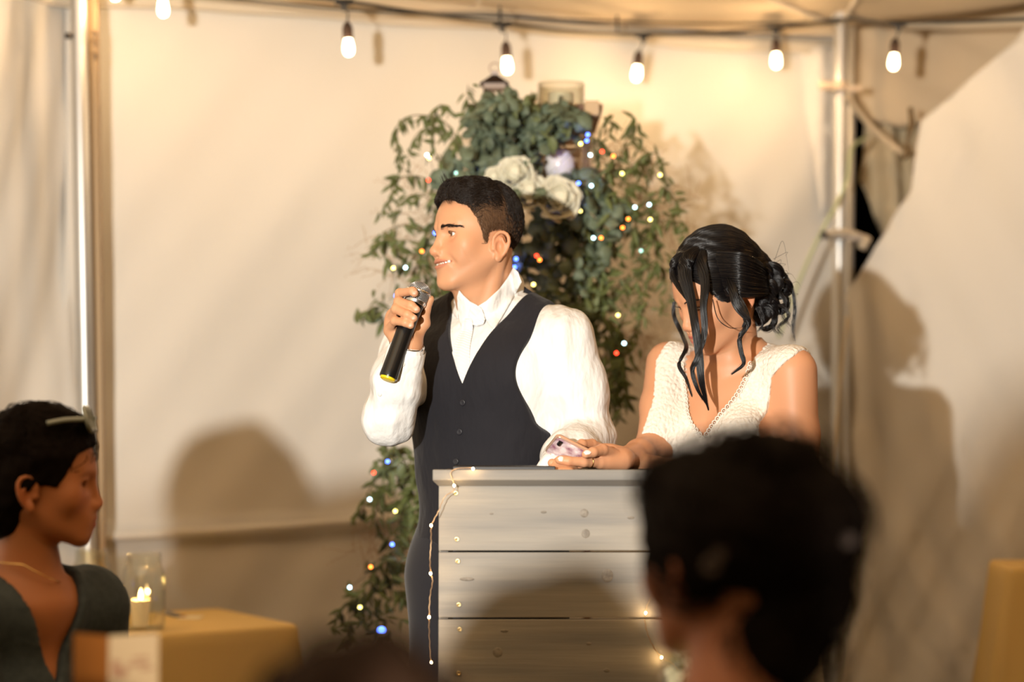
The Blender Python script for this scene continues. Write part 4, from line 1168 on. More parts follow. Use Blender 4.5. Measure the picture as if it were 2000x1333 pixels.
    # locks given by where the photograph shows them
    def LK(pts, radii, n, k=22, fz=.0006, seed=None):
        return lock([tuple(P(*a)) for a in pts], radii, n, k, fz, seed=seed)
    fr = []
    fr += LK([(1384, 478, 4.20), (1344, 505, 4.165), (1338, 540, 4.15), (1350, 590, 4.135), (1358, 640, 4.12), (1366, 700, 4.12), (1370, 745, 4.12), (1384, 802, 4.13)], [.006, .015, .014, .0095, .008, .0075, .006, .001], 520, 34, .0006, 1)
    fr += LK([(1384, 478, 4.20), (1370, 510, 4.15), (1377, 555, 4.13), (1374, 600, 4.12), (1376, 650, 4.12), (1362, 700, 4.115), (1352, 725, 4.12), (1362, 760, 4.12), (1380, 790, 4.125)], [.006, .011, .009, .007, .006, .005, .004, .003, .0008], 300, 34, .0006, 2)
    fr += LK([(1362, 488, 4.21), (1322, 508, 4.205), (1313, 535, 4.20), (1325, 560, 4.18), (1346, 590, 4.15)], [.006, .010, .006, .005, .003], 220, 20, .0005, 4)
    fr += LK([(1316, 590, 4.33), (1317, 620, 4.33), (1333, 655, 4.31), (1340, 680, 4.20), (1326, 712, 4.18), (1340, 740, 4.17), (1352, 776, 4.16)], [.003, .004, .004, .0035, .003, .002, .0006], 150, 30, .0008, 3)
    # loose wavy piece before the ear
    fr += LK([(1418, 528, 4.165), (1430, 565, 4.13), (1440, 600, 4.12), (1462, 630, 4.12), (1445, 660, 4.12), (1448, 690, 4.12), (1452, 712, 4.12), (1428, 732, 4.12)], [.004, .009, .007, .005, .004, .0035, .003, .0008], 170, 30, .0010, 5)
    fr += LK([(1425, 560, 4.14), (1450, 600, 4.13), (1458, 625, 4.12), (1450, 640, 4.12)], [.010, .008, .006, .001], 90, 20, .0012, 6)
    fr += LK([(1392, 585, 4.13), (1402, 622, 4.12), (1425, 640, 4.12), (1450, 640, 4.12)], [.001, .0006, .0004, .0002], 3, 16, .0003, 7)
    strands('front_locks', fr, .00052, M['hair_black'], hair)
    # the pinned-up curls
    bn = []; cx, cy = 1494, 545
    r = np.random.default_rng(31)
    for i in range(40):
        a0 = r.uniform(0, 6.28); rr = r.uniform(11, 21); ua = r.uniform(0, 6.28); ur = math.sqrt(r.uniform()); ox = cx + 30 * ur * math.cos(ua); oy = cy + 18 + 58 * ur * math.sin(ua); dz = 4.285 - .05 * math.sqrt(max(0, 1 - ur * ur))
        tilt = r.uniform(.4, 1.0); pts = [(ox + rr * math.cos(a0 + w), oy + rr * tilt * math.sin(a0 + w) + 2 * w, dz + .010 * math.sin(w * .8 + a0)) for w in np.linspace(0, r.uniform(4.2, 6.2), 8)]
        bn += LK(pts, [.004] + [.0075] * 6 + [.002], 90, 26, .0006)
    for i in range(10):   # swept pieces that lead into the curls
        t = i / 9; bn += LK([(1400 + 20 * t, 500 + 70 * t, 4.16), (1450, 505 + 65 * t, 4.14), (1480 + 10 * t, 520 + 50 * t, 4.18), (1500, 540 + 30 * t, 4.24)], [.010, .012, .010, .004], 110, 18, .0005)
    strands('bun_curls', bn, .00052, M['hair_black'], hair)
    ls = []
    for pts in ([(1520, 520, 4.27), (1545, 560, 4.27), (1552, 600, 4.27), (1548, 640, 4.27), (1553, 668, 4.27)], [(1510, 560, 4.25), (1535, 590, 4.25), (1528, 615, 4.25), (1545, 640, 4.25)],
                [(1505, 580, 4.25), (1518, 610, 4.25), (1512, 640, 4.25), (1524, 655, 4.25)], [(1480, 600, 4.2), (1490, 630, 4.2), (1478, 650, 4.2)],
                [(1500, 590, 4.24), (1530, 600, 4.24), (1540, 620, 4.24), (1520, 640, 4.24), (1532, 656, 4.24)]):
        ls += LK(pts, [.006] + [.004] * (len(pts) - 2) + [.0015], 26, 20, .0016)
    for i in range(14):
        a = r.uniform(-1.2, 1.3); ox, oy = cx + 36 * math.cos(a), cy + 10 - 55 * math.sin(a)
        ls += LK([(ox, oy, 4.26), (ox + r.normal() * 12 + 8, oy + r.normal() * 12 - 3, 4.26), (ox + r.normal() * 18 + 14, oy + 18 + r.normal() * 14, 4.26)], [.0003] * 3, 1, 12, .0003)
    strands('loose_ends', ls, .00034, M['hair_black'], hair)
    # ================= phone
    u = (np.array(P(1145, 898, 3.965)) - np.array(P(1083, 866, 3.955))); L = .140
    ph = empty('phone', tuple(ph_c), label='mobile phone in marble-patterned case held by the woman above the lectern', cat='phone')
    X = Vector(u).normalized(); nrm = Vector((-.10, -.52, -.75)); nrm = (nrm - X * nrm.dot(X)).normalized(); Y = nrm.cross(X)
    Rm = Matrix((X, Y, nrm)).transposed()
    cen = Vector(P(1112, 883, 3.965))
    Lx, Ly, T = .084, .066, .009
    def slab(lx, ly, t, off, rad):
        V = []; n = 8; pts = []
        for cx_, cy_, a0 in ((1, 1, 0), (-1, 1, 1), (-1, -1, 2), (1, -1, 3)):
            for k in range(n + 1):
                a = (a0 + k / n) * PI / 2; pts.append((cx_ * (lx / 2 - rad) + rad * math.cos(a), cy_ * (ly / 2 - rad) + rad * math.sin(a)))
        m = MB(); rings = [(-t / 2, -.0012), (-t / 2 + .0012, 0), (t / 2 - .0012, 0), (t / 2, -.0012)]
        for z, o in rings:
            for x, y in pts: V.append((x * (1 + 2 * o / lx), y * (1 + 2 * o / ly), z + off))
        k = len(pts); Fc = [(i * k + j, i * k + (j + 1) % k, (i + 1) * k + (j + 1) % k, (i + 1) * k + j) for i in range(3) for j in range(k)]
        Fc += [tuple(range(k))[::-1], tuple(range(3 * k, 4 * k))]
        V = [cen + Rm @ Vector(v) for v in V]; return m.add(V, Fc)
    slab(Lx, Ly, T, 0, .010).build('phone_case', M['rose_gold'], ph, smooth=True, angle=50)
    marble = mat('marble_print', (.84, .74, .74), .2, var=(45, (.25, .08, .14), 1.0, (1, 1, 1)))
    slab(Lx - .006, Ly - .006, .0008, T / 2 + .0004, .008).build('back_panel', marble, ph, smooth=True, angle=50)
    slab(Lx - .006, Ly - .006, .0008, -T / 2 - .0004, .008).build('screen', mat('phone_screen', (.01, .01, .01), .1), ph, smooth=True, angle=50)
    cm = MB(); q0 = cen + Rm @ Vector((-Lx / 2 + .014, Ly / 2 - .014, T / 2 + .0014)); cm.tube([q0 - Y * .006, q0 + Y * .006], .0045, 14); cm.build('camera_lens', M['mic_black'], ph, smooth=True, angle=50)
    return root
build_bride()
# ================================================================ seated guests
def chair(loc, rz, label, group=None):
    root = empty('folding_chair', loc, rz, label=label, cat='chair', group=group)
    wh = M.setdefault('chair_white', mat('chair_white', (.62, .58, .50), .5))
    def part(name, fn):
        m = MB(); fn(m); o = m.build(name, wh, root, keep=False); return o
    part('seat', lambda m: m.box((0, 0, .44), (.42, .40, .03), None, .006))
    part('backrest', lambda m: m.box((0, .20, .80), (.40, .02, .16), None, .005))
    for sx in (-1, 1):
        part('leg', lambda m: m.tube([(sx * .19, .21, .88), (sx * .19, .17, .44), (sx * .20, -.20, .0)], .012, 8))
        part('leg', lambda m: m.tube([(sx * .175, -.16, .44), (sx * .18, .22, 0)], .011, 8))
    return root
def guest(hc, yaw, pitch, label, cloth, hair_m, style, fem=True, skin=(.60, .30, .15), lean=(0, 0), byaw=None, res=.006, hscale=1.0, hair_lab=None, shw=.165, roll=0):
    "a seated person whose head centre is at hc"
    hc = Vector(hc); byaw = yaw if byaw is None else byaw
    hd = Fr(hc, yaw, pitch, roll); back = Matrix.Rotation(byaw, 3, 'Z')
    neck0 = hc + back @ Vector((0, .035, -.165)) + Vector((lean[0], lean[1], 0)); hip = neck0 + back @ Vector((0, .06, 0)); hip.z = .52
    root = empty('person', (hip.x, hip.y, 0), label=label, cat='person')
    tb = Fr((hip.x, hip.y, 0), byaw); tl = tb.loc; hl = hd.loc
    nz = float(neck0.z); W_ = shw
    nl = tl(np.array([neck0], np.float32))[0]; lx, ly = float(nl[0]), float(nl[1])
    def torso(t, g=0):
        d = cap(t, (lx * .5 - .0, ly * .5, nz - .20), (0, .0, .58), .112 + g, .125 + g)
        d = smin(d, ecap(t, (lx - W_ + .03, ly, nz - .055), (lx + W_ - .03, ly, nz - .055), .052 + g, .052 + g, (1, 1, 1)), .07)
        d = smin(d, cap(t, (lx, ly, nz + .01), (lx, ly, nz - .05), .055 + g, .09 + g), .05)
        return d
    def limbs(t, g=0, arms=True, legs=True):
        d = None
        for s in (-1, 1):
            if legs:
                e = chain(t, [(s * .09, 0, .53), (s * .10, -.42, .52), (s * .10, -.40, .08)], [.088 + g, .062 + g, .042 + g], .03); d = e if d is None else smin(d, e, .03)
            if arms:
                e = chain(t, [(lx + s * W_, ly, nz - .07), (lx + s * (W_ + .05), ly + .03, nz - .34), (s * .09, -.24, .64)], [.050 + g, .042 + g, .030 + g], .03); d = e if d is None else smin(d, e, .03)
        return d
    nt = hd.w((0, .02, -.05)); nb = np.array(neck0) + np.array((0, 0, -.02))
    def f_body(p):
        t = tl(p); d = smin(torso(t, -.006), limbs(t, -.006), .04); d = smin(d, cap(p, nb, nt, .052, .050), .03)
        for s in (-1, 1): d = smin(d, chain(t, [(s * .09, -.24, .64), (s * .06, -.32, .63)], [.028, .03]), .02); d = smin(d, cap(t, (s * .10, -.42, .06), (s * .11, -.56, .035), .035, .028), .03)
        return d
    def f_hn(p): return smin(head_f(hl(p) / hscale, fem, .0) * hscale, cap(p, nb, nt, .052, .049), .02)
    c = hd.o
    V1 = sdf_mesh(f_hn, c - .145, c + A(.145, .145, .14), .0042 if res < .01 else .008)
    lo = np.array((hip.x - .6, hip.y - .75, 0.0)); hi = np.array((hip.x + .6, hip.y + .75, nz + .05))
    V2 = sdf_mesh(f_body, lo, hi, .014)
    def colf(V):
        q = hl(V); m = (np.abs(q) < .14).all(1); c_ = np.tile(np.array(skin, np.float32), (len(V), 1)); c_[m] = skin_col(q[m], skin, (.45, .10, .08), fem); return c_
    body = skin_mesh('body', [V1, V2], colf, root); 
    def f_top(p):
        t = tl(p); d = smin(torso(t, .008), limbs(t, .008, True, False), .05) + .003 * wob(t, 30, 1)
        d = smax(d, .50 - t[:, 2], .01)
        vx = np.abs(t[:, 0] - lx); wv = (t[:, 2] - (nz - .19)) * .42
        d = smax(d, np.minimum(wv - vx, -t[:, 1] + ly), .006)
        return smax(d, -cap(p, nb + np.array((0, 0, .01)), nt, .064, .064), .004)
    V, Q = sdf_mesh(f_top, lo, hi, res * 1.5); np_mesh('jacket', V, Q, cloth, root)
    def f_leg(p):
        t = tl(p); return smax(limbs(t, .006, False, True), .10 - t[:, 2], .01)
    V, Q = sdf_mesh(f_leg, lo, np.array((hi[0], hi[1], .75)), .012); np_mesh('trousers', V, Q, M['guest_trousers'], root)
    g_ = [(-.12, .072), (-.085, .064), (-.065, .050), (-.048, .010), (-.035, -.010), (.0, -.004), (.03, -.03), (.06, -.075), (.12, -.085)]
    def hair_f(p):
        q = hl(p) / hscale; qa = q.copy(); qa[:, 0] = np.abs(q[:, 0])
        d = skull_f(q, qa, fem, .96) - .007
        d = smin(d, ell(q, (0, .018, .045), (.082, .094, .082)), .02)
        for (cc, rr) in style: d = smin(d, ell(q, cc, rr), .02)
        g = hairline(q, g_)
        if fem: g = np.where(q[:, 1] > .0, g, g)
        d = d + .0035 * wob(q, 75, 1) + .002 * wob(q, 160, 2)
        d2 = smax(d, (g - q[:, 2]) * .8, .006)
        for (cc, rr) in style: d2 = smin(d2, ell(q, cc, rr) + .003 * wob(q, 90, 1), .015)
        return d2 * hscale
    V, Q = sdf_mesh(hair_f, c - .20, c + .20, res * .75); hair = np_mesh('hair', V, Q, hair_m, root)
    return root, hd, tb, hair, body
M['guest_trousers'] = mat('dark_denim_trousers', (.02, .025, .04), .8)
M['denim'] = mat('dark_denim', (.030, .042, .048), .8, var=(60, (.06, .075, .08), .5), bump=[('noise', 300, .4, .001, U1), ('noise', 25, .4, .01, U1)])
M['black_cloth'] = mat('black_cloth', (.010, .009, .010), .8)
M['brown_cloth'] = mat('brown_cloth', (.03, .015, .006), .8)
def hair_tufts(hd, hair, m, spots, n=60, seed=1, rad=.0011, L=.05, parent=None):
    r = np.random.default_rng(seed); out = []
    for c, s in spots:
        for i in range(n):
            d = r.normal(size=3); d /= np.linalg.norm(d); p = np.array(c) + d * np.array(s)
            t = np.cross(d, r.normal(size=3)); t /= np.linalg.norm(t) + 1e-6; q = np.linspace(0, 1, 8)[:, None]
            out.append(hd.w(p + t * L * q + d * (.010 * np.sin(q * 3) - .25 * L * q * q)))
    strands('hair_strands', out, rad, m, hair)
# woman at the left, in profile, sunglasses on her head
root, hd, tb, hair, body = guest(P(80, 938, 3.5), math.radians(97), math.radians(4), 'seated woman in dark denim jacket with sunglasses pushed up in dark hair', M['denim'], M['hair_guest'], [((0, .055, -.04), (.066, .050, .070)), ((0, .0, .085), (.06, .08, .045)), ((0, .03, .0), (.080, .07, .08))], byaw=math.radians(52), res=.005, skin=(.46, .17, .065), shw=.155)
hair_tufts(hd, hair, M['hair_guest'], [((0, .01, .05), (.082, .095, .080)), ((0, .055, -.03), (.062, .052, .058))], 300, 3, .0008)
sg = empty('sunglasses', hd.v((0, -.02, .12)), label='pale-framed sunglasses resting on top of the denim jacket woman\'s hair', cat='sunglasses')
fm = mat('pale_frame', (.30, .33, .30), .3); 
for s in (-1, 1):
    cc = np.array((s * .033, -.075, .112)); ring = [hd.v(cc + np.array((.028 * math.cos(a), .008 * math.sin(a), .020 * math.sin(a)))) for a in np.linspace(0, 2 * PI, 25)]
    m = MB(); m.tube(ring, .0045, 8, cap=False); m.build('lens_rim', fm, sg, smooth=True)
    m = MB(); k = 20; V = [hd.v(cc)] + [hd.v(cc + np.array((.027 * math.cos(a), .008 * math.sin(a), .019 * math.sin(a)))) for a in np.linspace(0, 2 * PI, k, endpoint=False)]
    V2 = [v + Vector((0, 0, .002)) for v in V]; m.add(V + V2, [(0, 1 + i, 1 + (i + 1) % k) for i in range(k)] + [(k + 1, k + 2 + (i + 1) % k, k + 2 + i) for i in range(k)] + [(1 + i, k + 2 + i, k + 2 + (i + 1) % k, 1 + (i + 1) % k) for i in range(k)])
    m.build('lens', mat('dark_lens', (.03, .03, .03), .08), sg)
    m = MB(); m.tube(catmull([tuple(hd.v((s * .060, -.075, .112))), tuple(hd.v((s * .072, -.04, .108))), tuple(hd.v((s * .076, -.01, .100)))], 10), .0042, 8); m.build('temple', fm, sg, smooth=True)
m = MB(); m.tube([hd.v((-.006, -.083, .114)), hd.v((.006, -.083, .114))], .004, 8); m.build('bridge', fm, sg)
nk = MB(); nk.tube([hd.v((.060 * math.cos(a), .012 + .060 * math.sin(a), -.145 - .03 * (math.sin(a) < 0) * -math.sin(a))) for a in np.linspace(0, 2 * PI, 33)], .0011, 5, cap=False); nk.build('necklace', M['gold'], root)
chair((tb.o[0], tb.o[1], 0), math.radians(52), 'white folding chair under the woman in the denim jacket', 'chairs under the guests')
# guest at the right, seen from behind with pinned-up hair
ST_ = [((-.050, .075, .030), (.072, .066, .070)), ((-.058, .058, -.045), (.058, .058, .055)), ((-.03, .05, .098), (.060, .055, .034)), ((0, -.035, .080), (.070, .058, .036)), ((.050, .015, .0), (.036, .050, .050)), ((-.030, .052, -.100), (.064, .042, .055))]
root, hd, tb, hair, body = guest(P(1412, 1086, 2.22), math.radians(-148), math.radians(4), 'guest seen from behind with dark curly pinned-up hair and black top', M['black_cloth'], M['hair_guest'], ST_, byaw=math.radians(-168), res=.005, skin=(.36, .14, .07), shw=.17)
hair_tufts(hd, hair, M['hair_guest'], [(c, tuple(v + .004 for v in s)) for c, s in ST_] + [((0, .02, .05), (.088, .100, .084))], 190, 5, .0009, .05)
pl = mat('pale_petals', (.05, .032, .024), .7)
for px, py, r_ in ((1388, 1105, .010), (1402, 1085, .007), (1655, 1055, .007)):
    c_, n_ = hit(px, py, hair)
    if c_ is None: continue
    m = MB()
    for k in range(7):
        a = 2 * PI * k / 7; m.lathe([(.001, -.004), (r_ * .42, -.001), (r_ * .36, .004), (.001, .006)], c_ + Vector((math.cos(a) * r_ * .6, -.006, math.sin(a) * r_ * .6)), (math.cos(a) * .4, -1, math.sin(a) * .4), 8)
    m.build('hair_flower', pl, hair, smooth=True)
chair((tb.o[0], tb.o[1], 0), math.radians(-165), 'white folding chair under the guest with pinned-up hair', 'chairs under the guests')
# nearest head, only its crown in view
root, hd, tb, hair, body = guest(P(706, 1233, 1.5) + Vector((0, 0, -.132)), math.radians(180), math.radians(5), 'closest guest at the bottom edge, only a light brown crown showing', M['brown_cloth'], M['hair_guest_brown'], [], res=.008, shw=.15)
hair_tufts(hd, hair, M['hair_guest_brown'], [((0, .018, .045), (.083, .095, .083))], 400, 7, .0007, .04)
chair((tb.o[0], tb.o[1], 0), math.radians(180), 'white folding chair under the light brown haired guest', 'chairs under the guests')
# unseen guests added outside the frame to shade the lower part of the tent from the flash
for i, (x, y, zt) in enumerate(((-.842, 2.55, 1.450), (-.50, 1.42, 1.360), (-.476, .84, 1.545), (-.736, 1.80, 1.432), (-.873, .60, 1.494))):
    root, hd, tb, hair, body = guest((x, y, zt - .132), math.radians(180), 0, ['seated guest behind the woman in denim', 'seated guest beside the aisle in the second row', 'seated guest in the row beside the camera', 'seated guest between camera and table', 'seated guest by the photographer at the far left'][i] + ', dark hair and black jacket', M['black_cloth'], M['hair_guest'], [((0, .05, -.03), (.07, .05, .06))], res=.010, shw=.125)
    chair((tb.o[0], tb.o[1], 0), math.radians(180), 'white folding chair under a guest outside the frame, ' + ['third row', 'second row', 'first row', 'between camera and table', 'far left by the camera'][i], 'chairs under the guests')
# ================================================================ lectern of horizontal boards
M['stained'] = mat('grey_stained_wood', (.275, .248, .205), .6, var=(5.5, (.165, .157, .145), .9, (.35, 1, 4.5)), bump=[('noise', 40, .35, .002, (.12, 1, 3)), ('noise', 6, .2, .003, (.2, 1, 2))])
M['knot'] = mat('wood_knot', (.235, .205, .165), .6, var=(110, (.13, .11, .085), .9))
M['dark_top'] = mat('dark_lectern_top', (.045, .032, .026), .55)  # dark board; the shadow under the arms is put into its colour
M['screw'] = mat('brass_screw', (.80, .62, .30), .3, .9)
LY0, LY1 = 3.80, 4.115
def wx(px, d): return P(px, 900, d).x
def wz(py, d): return P(1000, py, d).z
lx0, lx1 = wx(857, LY0), wx(1560, LY0); cx0, cx1 = wx(845, LY0 - .02), wx(1572, LY0 - .02)
lec = empty('lectern', ((lx0 + lx1) / 2, (LY0 + LY1) / 2, 0), label='waist-high lectern of grey-stained horizontal boards draped with tiny fairy lights', cat='lectern')
zt = wz(918, LY0 - .02); zb = wz(939, LY0 - .02)
m = MB(); m.box(((cx0 + cx1) / 2, LY0 - .02 + .012, (zt + zb) / 2), (cx1 - cx0, .024, zt - zb), None, .002); m.build('front_cap', M['stained'], lec)
m = MB(); z2 = wz(950, LY0); V = [(cx0, LY0 - .018, zb), (cx1, LY0 - .018, zb), (lx1, LY0 - .002, z2), (lx0, LY0 - .002, z2), (cx0, LY0 + .004, zb), (cx1, LY0 + .004, zb), (lx1, LY0 + .004, z2), (lx0, LY0 + .004, z2)]
m.add(V, [(0, 3, 2, 1), (4, 5, 6, 7), (0, 1, 5, 4), (3, 7, 6, 2), (0, 4, 7, 3), (1, 2, 6, 5)]); m.build('moulding', M['stained'], lec)
m = MB(); m.box(((lx0 + lx1) / 2, (LY0 + LY1) / 2 + .01, zt - .012), (lx1 - lx0 - .01, LY1 - LY0 - .03, .016), None, .002); m.build('top_board', M['dark_top'], lec)
edges = [946, 1078, 1209, 1342, 1475, 1608, 1741]
zs = [wz(e, LY0) for e in edges] + [0.02]
boards = []
for i in range(len(zs) - 1):
    h = zs[i] - zs[i + 1]; m = MB(); m.box(((lx0 + lx1) / 2, LY0 + .009 + .0012 * (i % 2), (zs[i] + zs[i + 1]) / 2), (lx1 - lx0, .018, h - .0035), None, .0016)
    b = m.build('plank', M['stained'], lec); boards.append(b)
for x in (lx0 + .009, lx1 - .009):
    m = MB(); m.box((x, (LY0 + LY1) / 2 + .01, (zt - .03) / 2 + .01), (.018, LY1 - LY0 - .02, zt - .03), None, .002); m.build('side_panel', M['stained'], lec)
for z in (.45, .8):
    m = MB(); m.box(((lx0 + lx1) / 2, (LY0 + LY1) / 2, z), (lx1 - lx0 - .04, LY1 - LY0 - .06, .018)); m.build('shelf', M['stained'], lec)
for px, py in ((890, 964), (892, 1054), (894, 1097), (896, 1182), (898, 1230), (896, 1316)):
    c = P(px, py, LY0 - .0005); i = max(0, sum(1 for e in edges if e < py) - 1)
    MB().lathe([(.0008, -.0006), (.0022, .0004), (.0040, .0012), (.0044, .0004), (.0044, -.001)], c, (0, -1, 0), 14).build('screw', M['screw'], boards[i], smooth=True)
for px, py, rx_, rz_ in ((1141, 1003, .0085, .0085), (1144, 1043, .0085, .009), (1062, 1001, .006, .0025), (912, 1132, .014, .0035), (1186, 1125, .011, .013), (1232, 1012, .007, .003), (985, 1233, .008, .003), (972, 1275, .010, .010), (960, 1004, .004, .002), (1185, 1310, .006, .004), (1150, 1258, .005, .003)):
    c = P(px, py, LY0 - .0002); i = max(0, sum(1 for e in edges if e < py) - 1); m = MB(); k = 18
    V = []
    for rr, yy in ((1, .0004), (.8, -.0006), (.45, -.0002), (.1, -.0008)):
        for j in range(k): V.append(c + Vector((rx_ * rr * math.cos(2 * PI * j / k), yy, rz_ * rr * math.sin(2 * PI * j / k))))
    Fc = [(a * k + j, a * k + (j + 1) % k, (a + 1) * k + (j + 1) % k, (a + 1) * k + j) for a in range(3) for j in range(k)] + [tuple(range(3 * k, 4 * k))]
    m.add(V, Fc); m.build('knot', M['knot'], boards[i], smooth=True)
# book lying on the lectern top
bk = empty('folder', P(980, 914, 3.98), label='thin black folder lying on the lectern top in front of the man', cat='folder')
m = MB(); m.box((P(985, 900, 3.97).x, 3.97, zt + .0005), (.20, .16, .007), None, .0015); m.build('cover', mat('black_folder', (.012, .010, .010), .5), bk)
# ================================================================ tiny warm fairy lights on the lectern
M['wire'] = mat('copper_wire', (.55, .36, .20), .35, .9)
M['fairy'] = emis('fairy_warm', (1.0, .66, .30), 90)
def fairy(name, label, path, lights, d, r=.0008, power=.05):
    root = empty(name, P(path[0][0], path[0][1], d), label=label, cat='fairy lights')
    pts = catmull([tuple(P(x, y, d - .006 - (.002 if i % 2 else 0))) for i, (x, y) in enumerate(path)], len(path) * 8)
    pts = pts + np.array([(0.0006 * math.sin(i * 1.7), 0, 0) for i in range(len(pts))])
    MB().tube(pts, r, 5).build('wire', M['wire'], root, smooth=True)
    for x, y in lights:
        c = P(x, y, d - .008); MB().lathe([(.0003, -.0028), (.0018, -.0014), (.0021, 0), (.0016, .0016), (.0003, .0026)], c, (0, 0, 1), 10).build('fairy_bulb', M['fairy'], root, smooth=True)
        lamp('fairy_glow', 'POINT', c + Vector((0, -.004, 0)), power, (1, .62, .28), .003)
fairy('fairy_light_string', 'copper fairy lights hanging down the left edge of the lectern', [(924, 914), (892, 916), (880, 925), (887, 948), (884, 960), (868, 972), (856, 1000), (843, 1027), (842, 1060), (840, 1090), (841, 1120), (845, 1135), (840, 1165), (838, 1206), (839, 1250), (842, 1294)], [(924, 916), (887, 949), (842, 1027), (841, 1121), (838, 1206), (843, 1294)], LY0 - .024)
fairy('fairy_light_string', 'copper fairy lights looping down the lectern beside the pinned-up hair guest', [(1276, 922), (1276, 941), (1284, 965), (1300, 992), (1317, 1025), (1322, 1060), (1310, 1115), (1292, 1143), (1272, 1165), (1260, 1198), (1262, 1230), (1275, 1262), (1292, 1284), (1312, 1296), (1325, 1310)], [(1276, 941), (1317, 1026), (1310, 1116), (1261, 1198), (1292, 1285)], LY0 - .004)
# ================================================================ cloth-covered tables
M['cloth'] = mat('yellow_tablecloth', (.72, .48, .16), .85, bump=[('noise', 260, .3, .001, U1), ('noise', 5, .2, .01, U1)])
def table(name, corners, z, label, cl_label, drop=.68, fold_seed=1):
    cs = [Vector((a[0], a[1], 0)) for a in corners]; c = sum(cs, Vector()) / len(cs)
    root = empty(name, (c.x, c.y, 0), label=label, cat='table')
    n = len(cs); m = MB(); ins = [c + (p - c) * .985 for p in cs]
    m.add([Vector((p.x, p.y, z - .006)) for p in ins] + [Vector((p.x, p.y, z - .03)) for p in ins], [tuple(range(n)), tuple(range(n, 2 * n))[::-1]] + [(i, i + n, (i + 1) % n + n, (i + 1) % n) for i in range(n)])
    m.build('tabletop', M['chair_white'], root)
    for p in cs:
        q = c + (p - c) * .88; m = MB(); m.tube([(q.x, q.y, 0), (q.x, q.y, z - .03)], .018, 10); m.build('leg', M['alu'], root, smooth=True)
    # cloth: rounded outline, rows going down with folds
    out = []; R_ = .035
    for i in range(n):
        a, b, d = cs[i - 1], cs[i], cs[(i + 1) % n]; u = (a - b).normalized(); w = (d - b).normalized()
        for k in range(7): t = k / 6; out.append(b + u * R_ * (1 - t)**2 + w * R_ * t**2)
        L = (d - b).length; k_ = max(3, int(L / .035))
        for k in range(1, k_): out.append(b + (d - b) * (R_ / L + (1 - 2 * R_ / L) * k / k_))
    N_ = len(out); V = []; Fc = []
    rows = [(-.0, z), (.0, z)] ; prof = [(-.012, z), (-.006, z), (0, z - .003), (.006, z - .012), (.009, z - .04)] + [(.012 + .05 * t, z - .04 - (drop - .04) * t) for t in np.linspace(.1, 1, 9)]
    for off, zz in prof:
        for i, p in enumerate(out):
            nrm = (p - c).normalized(); dn = max(0, (z - .05 - zz) / drop)
            near_c = min((p - q).length for q in cs); f = math.exp(-(near_c / .12)**2)
            w = dn * (.016 * math.sin(i * .55 + fold_seed) + .012 * math.sin(i * 1.13 + 2 * fold_seed) + f * (.05 + .035 * math.sin(i * 1.9)))
            q = p + nrm * (off + w); V.append((q.x, q.y, zz))
    for r_ in range(len(prof) - 1):
        for i in range(N_): Fc.append((r_ * N_ + i, r_ * N_ + (i + 1) % N_, (r_ + 1) * N_ + (i + 1) % N_, (r_ + 1) * N_ + i))
    V.append((c.x, c.y, z)); k0 = len(V) - 1; Fc += [(k0, (i + 1) % N_, i) for i in range(N_)]; o = mesh('tablecloth', V, Fc, M['cloth'])
    tag(o, cl_label, 'tablecloth'); md = o.modifiers.new('s', 'SOLIDIFY'); md.thickness = .002; md.offset = -1
    return root
TZ = .755
def at_z(px, py, z):
    "where the line of sight through a pixel reaches a height"
    o = Vector((0, 0, H)); d = (P(px, py, 4) - o); return o + d * ((z - H) / d.z)
a = at_z(584, 1222, TZ); b = at_z(331, 1170, TZ); b = a + (b - a).normalized() * .58
c_ = at_z(292, 1242, TZ); u = (c_ - a).normalized(); c_ = a + u * .95; d_ = b + u * .86
table('banquet_table', [a, b, d_, c_], TZ, 'table beside the denim jacket woman, hidden under a yellow cloth', 'yellow cloth on the table with the mason jars')
a2 = P(1962, 1108, 5.5); z2_ = a2.z
table('side_table', [(a2.x, 5.45), (a2.x + .66, 5.25), (a2.x + .68, 5.55), (a2.x + .03, 5.8)], z2_, 'high table at the right edge, hidden under a yellow cloth', 'yellow cloth falling in folds at the right edge', .80, 3)
# ---- jars with candles
M['glass'] = mat('clear_glass', (.97, .99, .97), .02, trans=1, ior=1.45)
def thin_glass():
    m = bpy.data.materials.new('thin_glass'); m.use_nodes = True; N = m.node_tree.nodes; L = m.node_tree.links; N.remove(N['Principled BSDF'])
    f = N.new('ShaderNodeLayerWeight'); f.inputs[0].default_value = .5; g = N.new('ShaderNodeBsdfGlossy'); g.inputs['Roughness'].default_value = .04
    t = N.new('ShaderNodeBsdfTransparent'); t.inputs[0].default_value = (.95, .955, .92, 1); x = N.new('ShaderNodeMixShader')
    pw = N.new('ShaderNodeMath'); pw.operation = 'POWER'; pw.inputs[1].default_value = 3.0; L.new(f.outputs['Facing'], pw.inputs[0])
    lw = N.new('ShaderNodeMath'); lw.operation = 'MULTIPLY_ADD'; lw.inputs[1].default_value = .8; lw.inputs[2].default_value = .05; L.new(pw.outputs[0], lw.inputs[0])
    L.new(lw.outputs[0], x.inputs[0]); L.new(t.outputs[0], x.inputs[1]); L.new(g.outputs[0], x.inputs[2]); L.new(x.outputs[0], N['Material Output'].inputs[0]); return m
M['jarglass'] = thin_glass()
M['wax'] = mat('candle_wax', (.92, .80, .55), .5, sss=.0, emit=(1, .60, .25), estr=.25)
M['wax_plain'] = mat('candle_wax_plain', (.88, .78, .58), .5)
M['flame'] = emis('candle_flame', (1, .62, .22), 45)
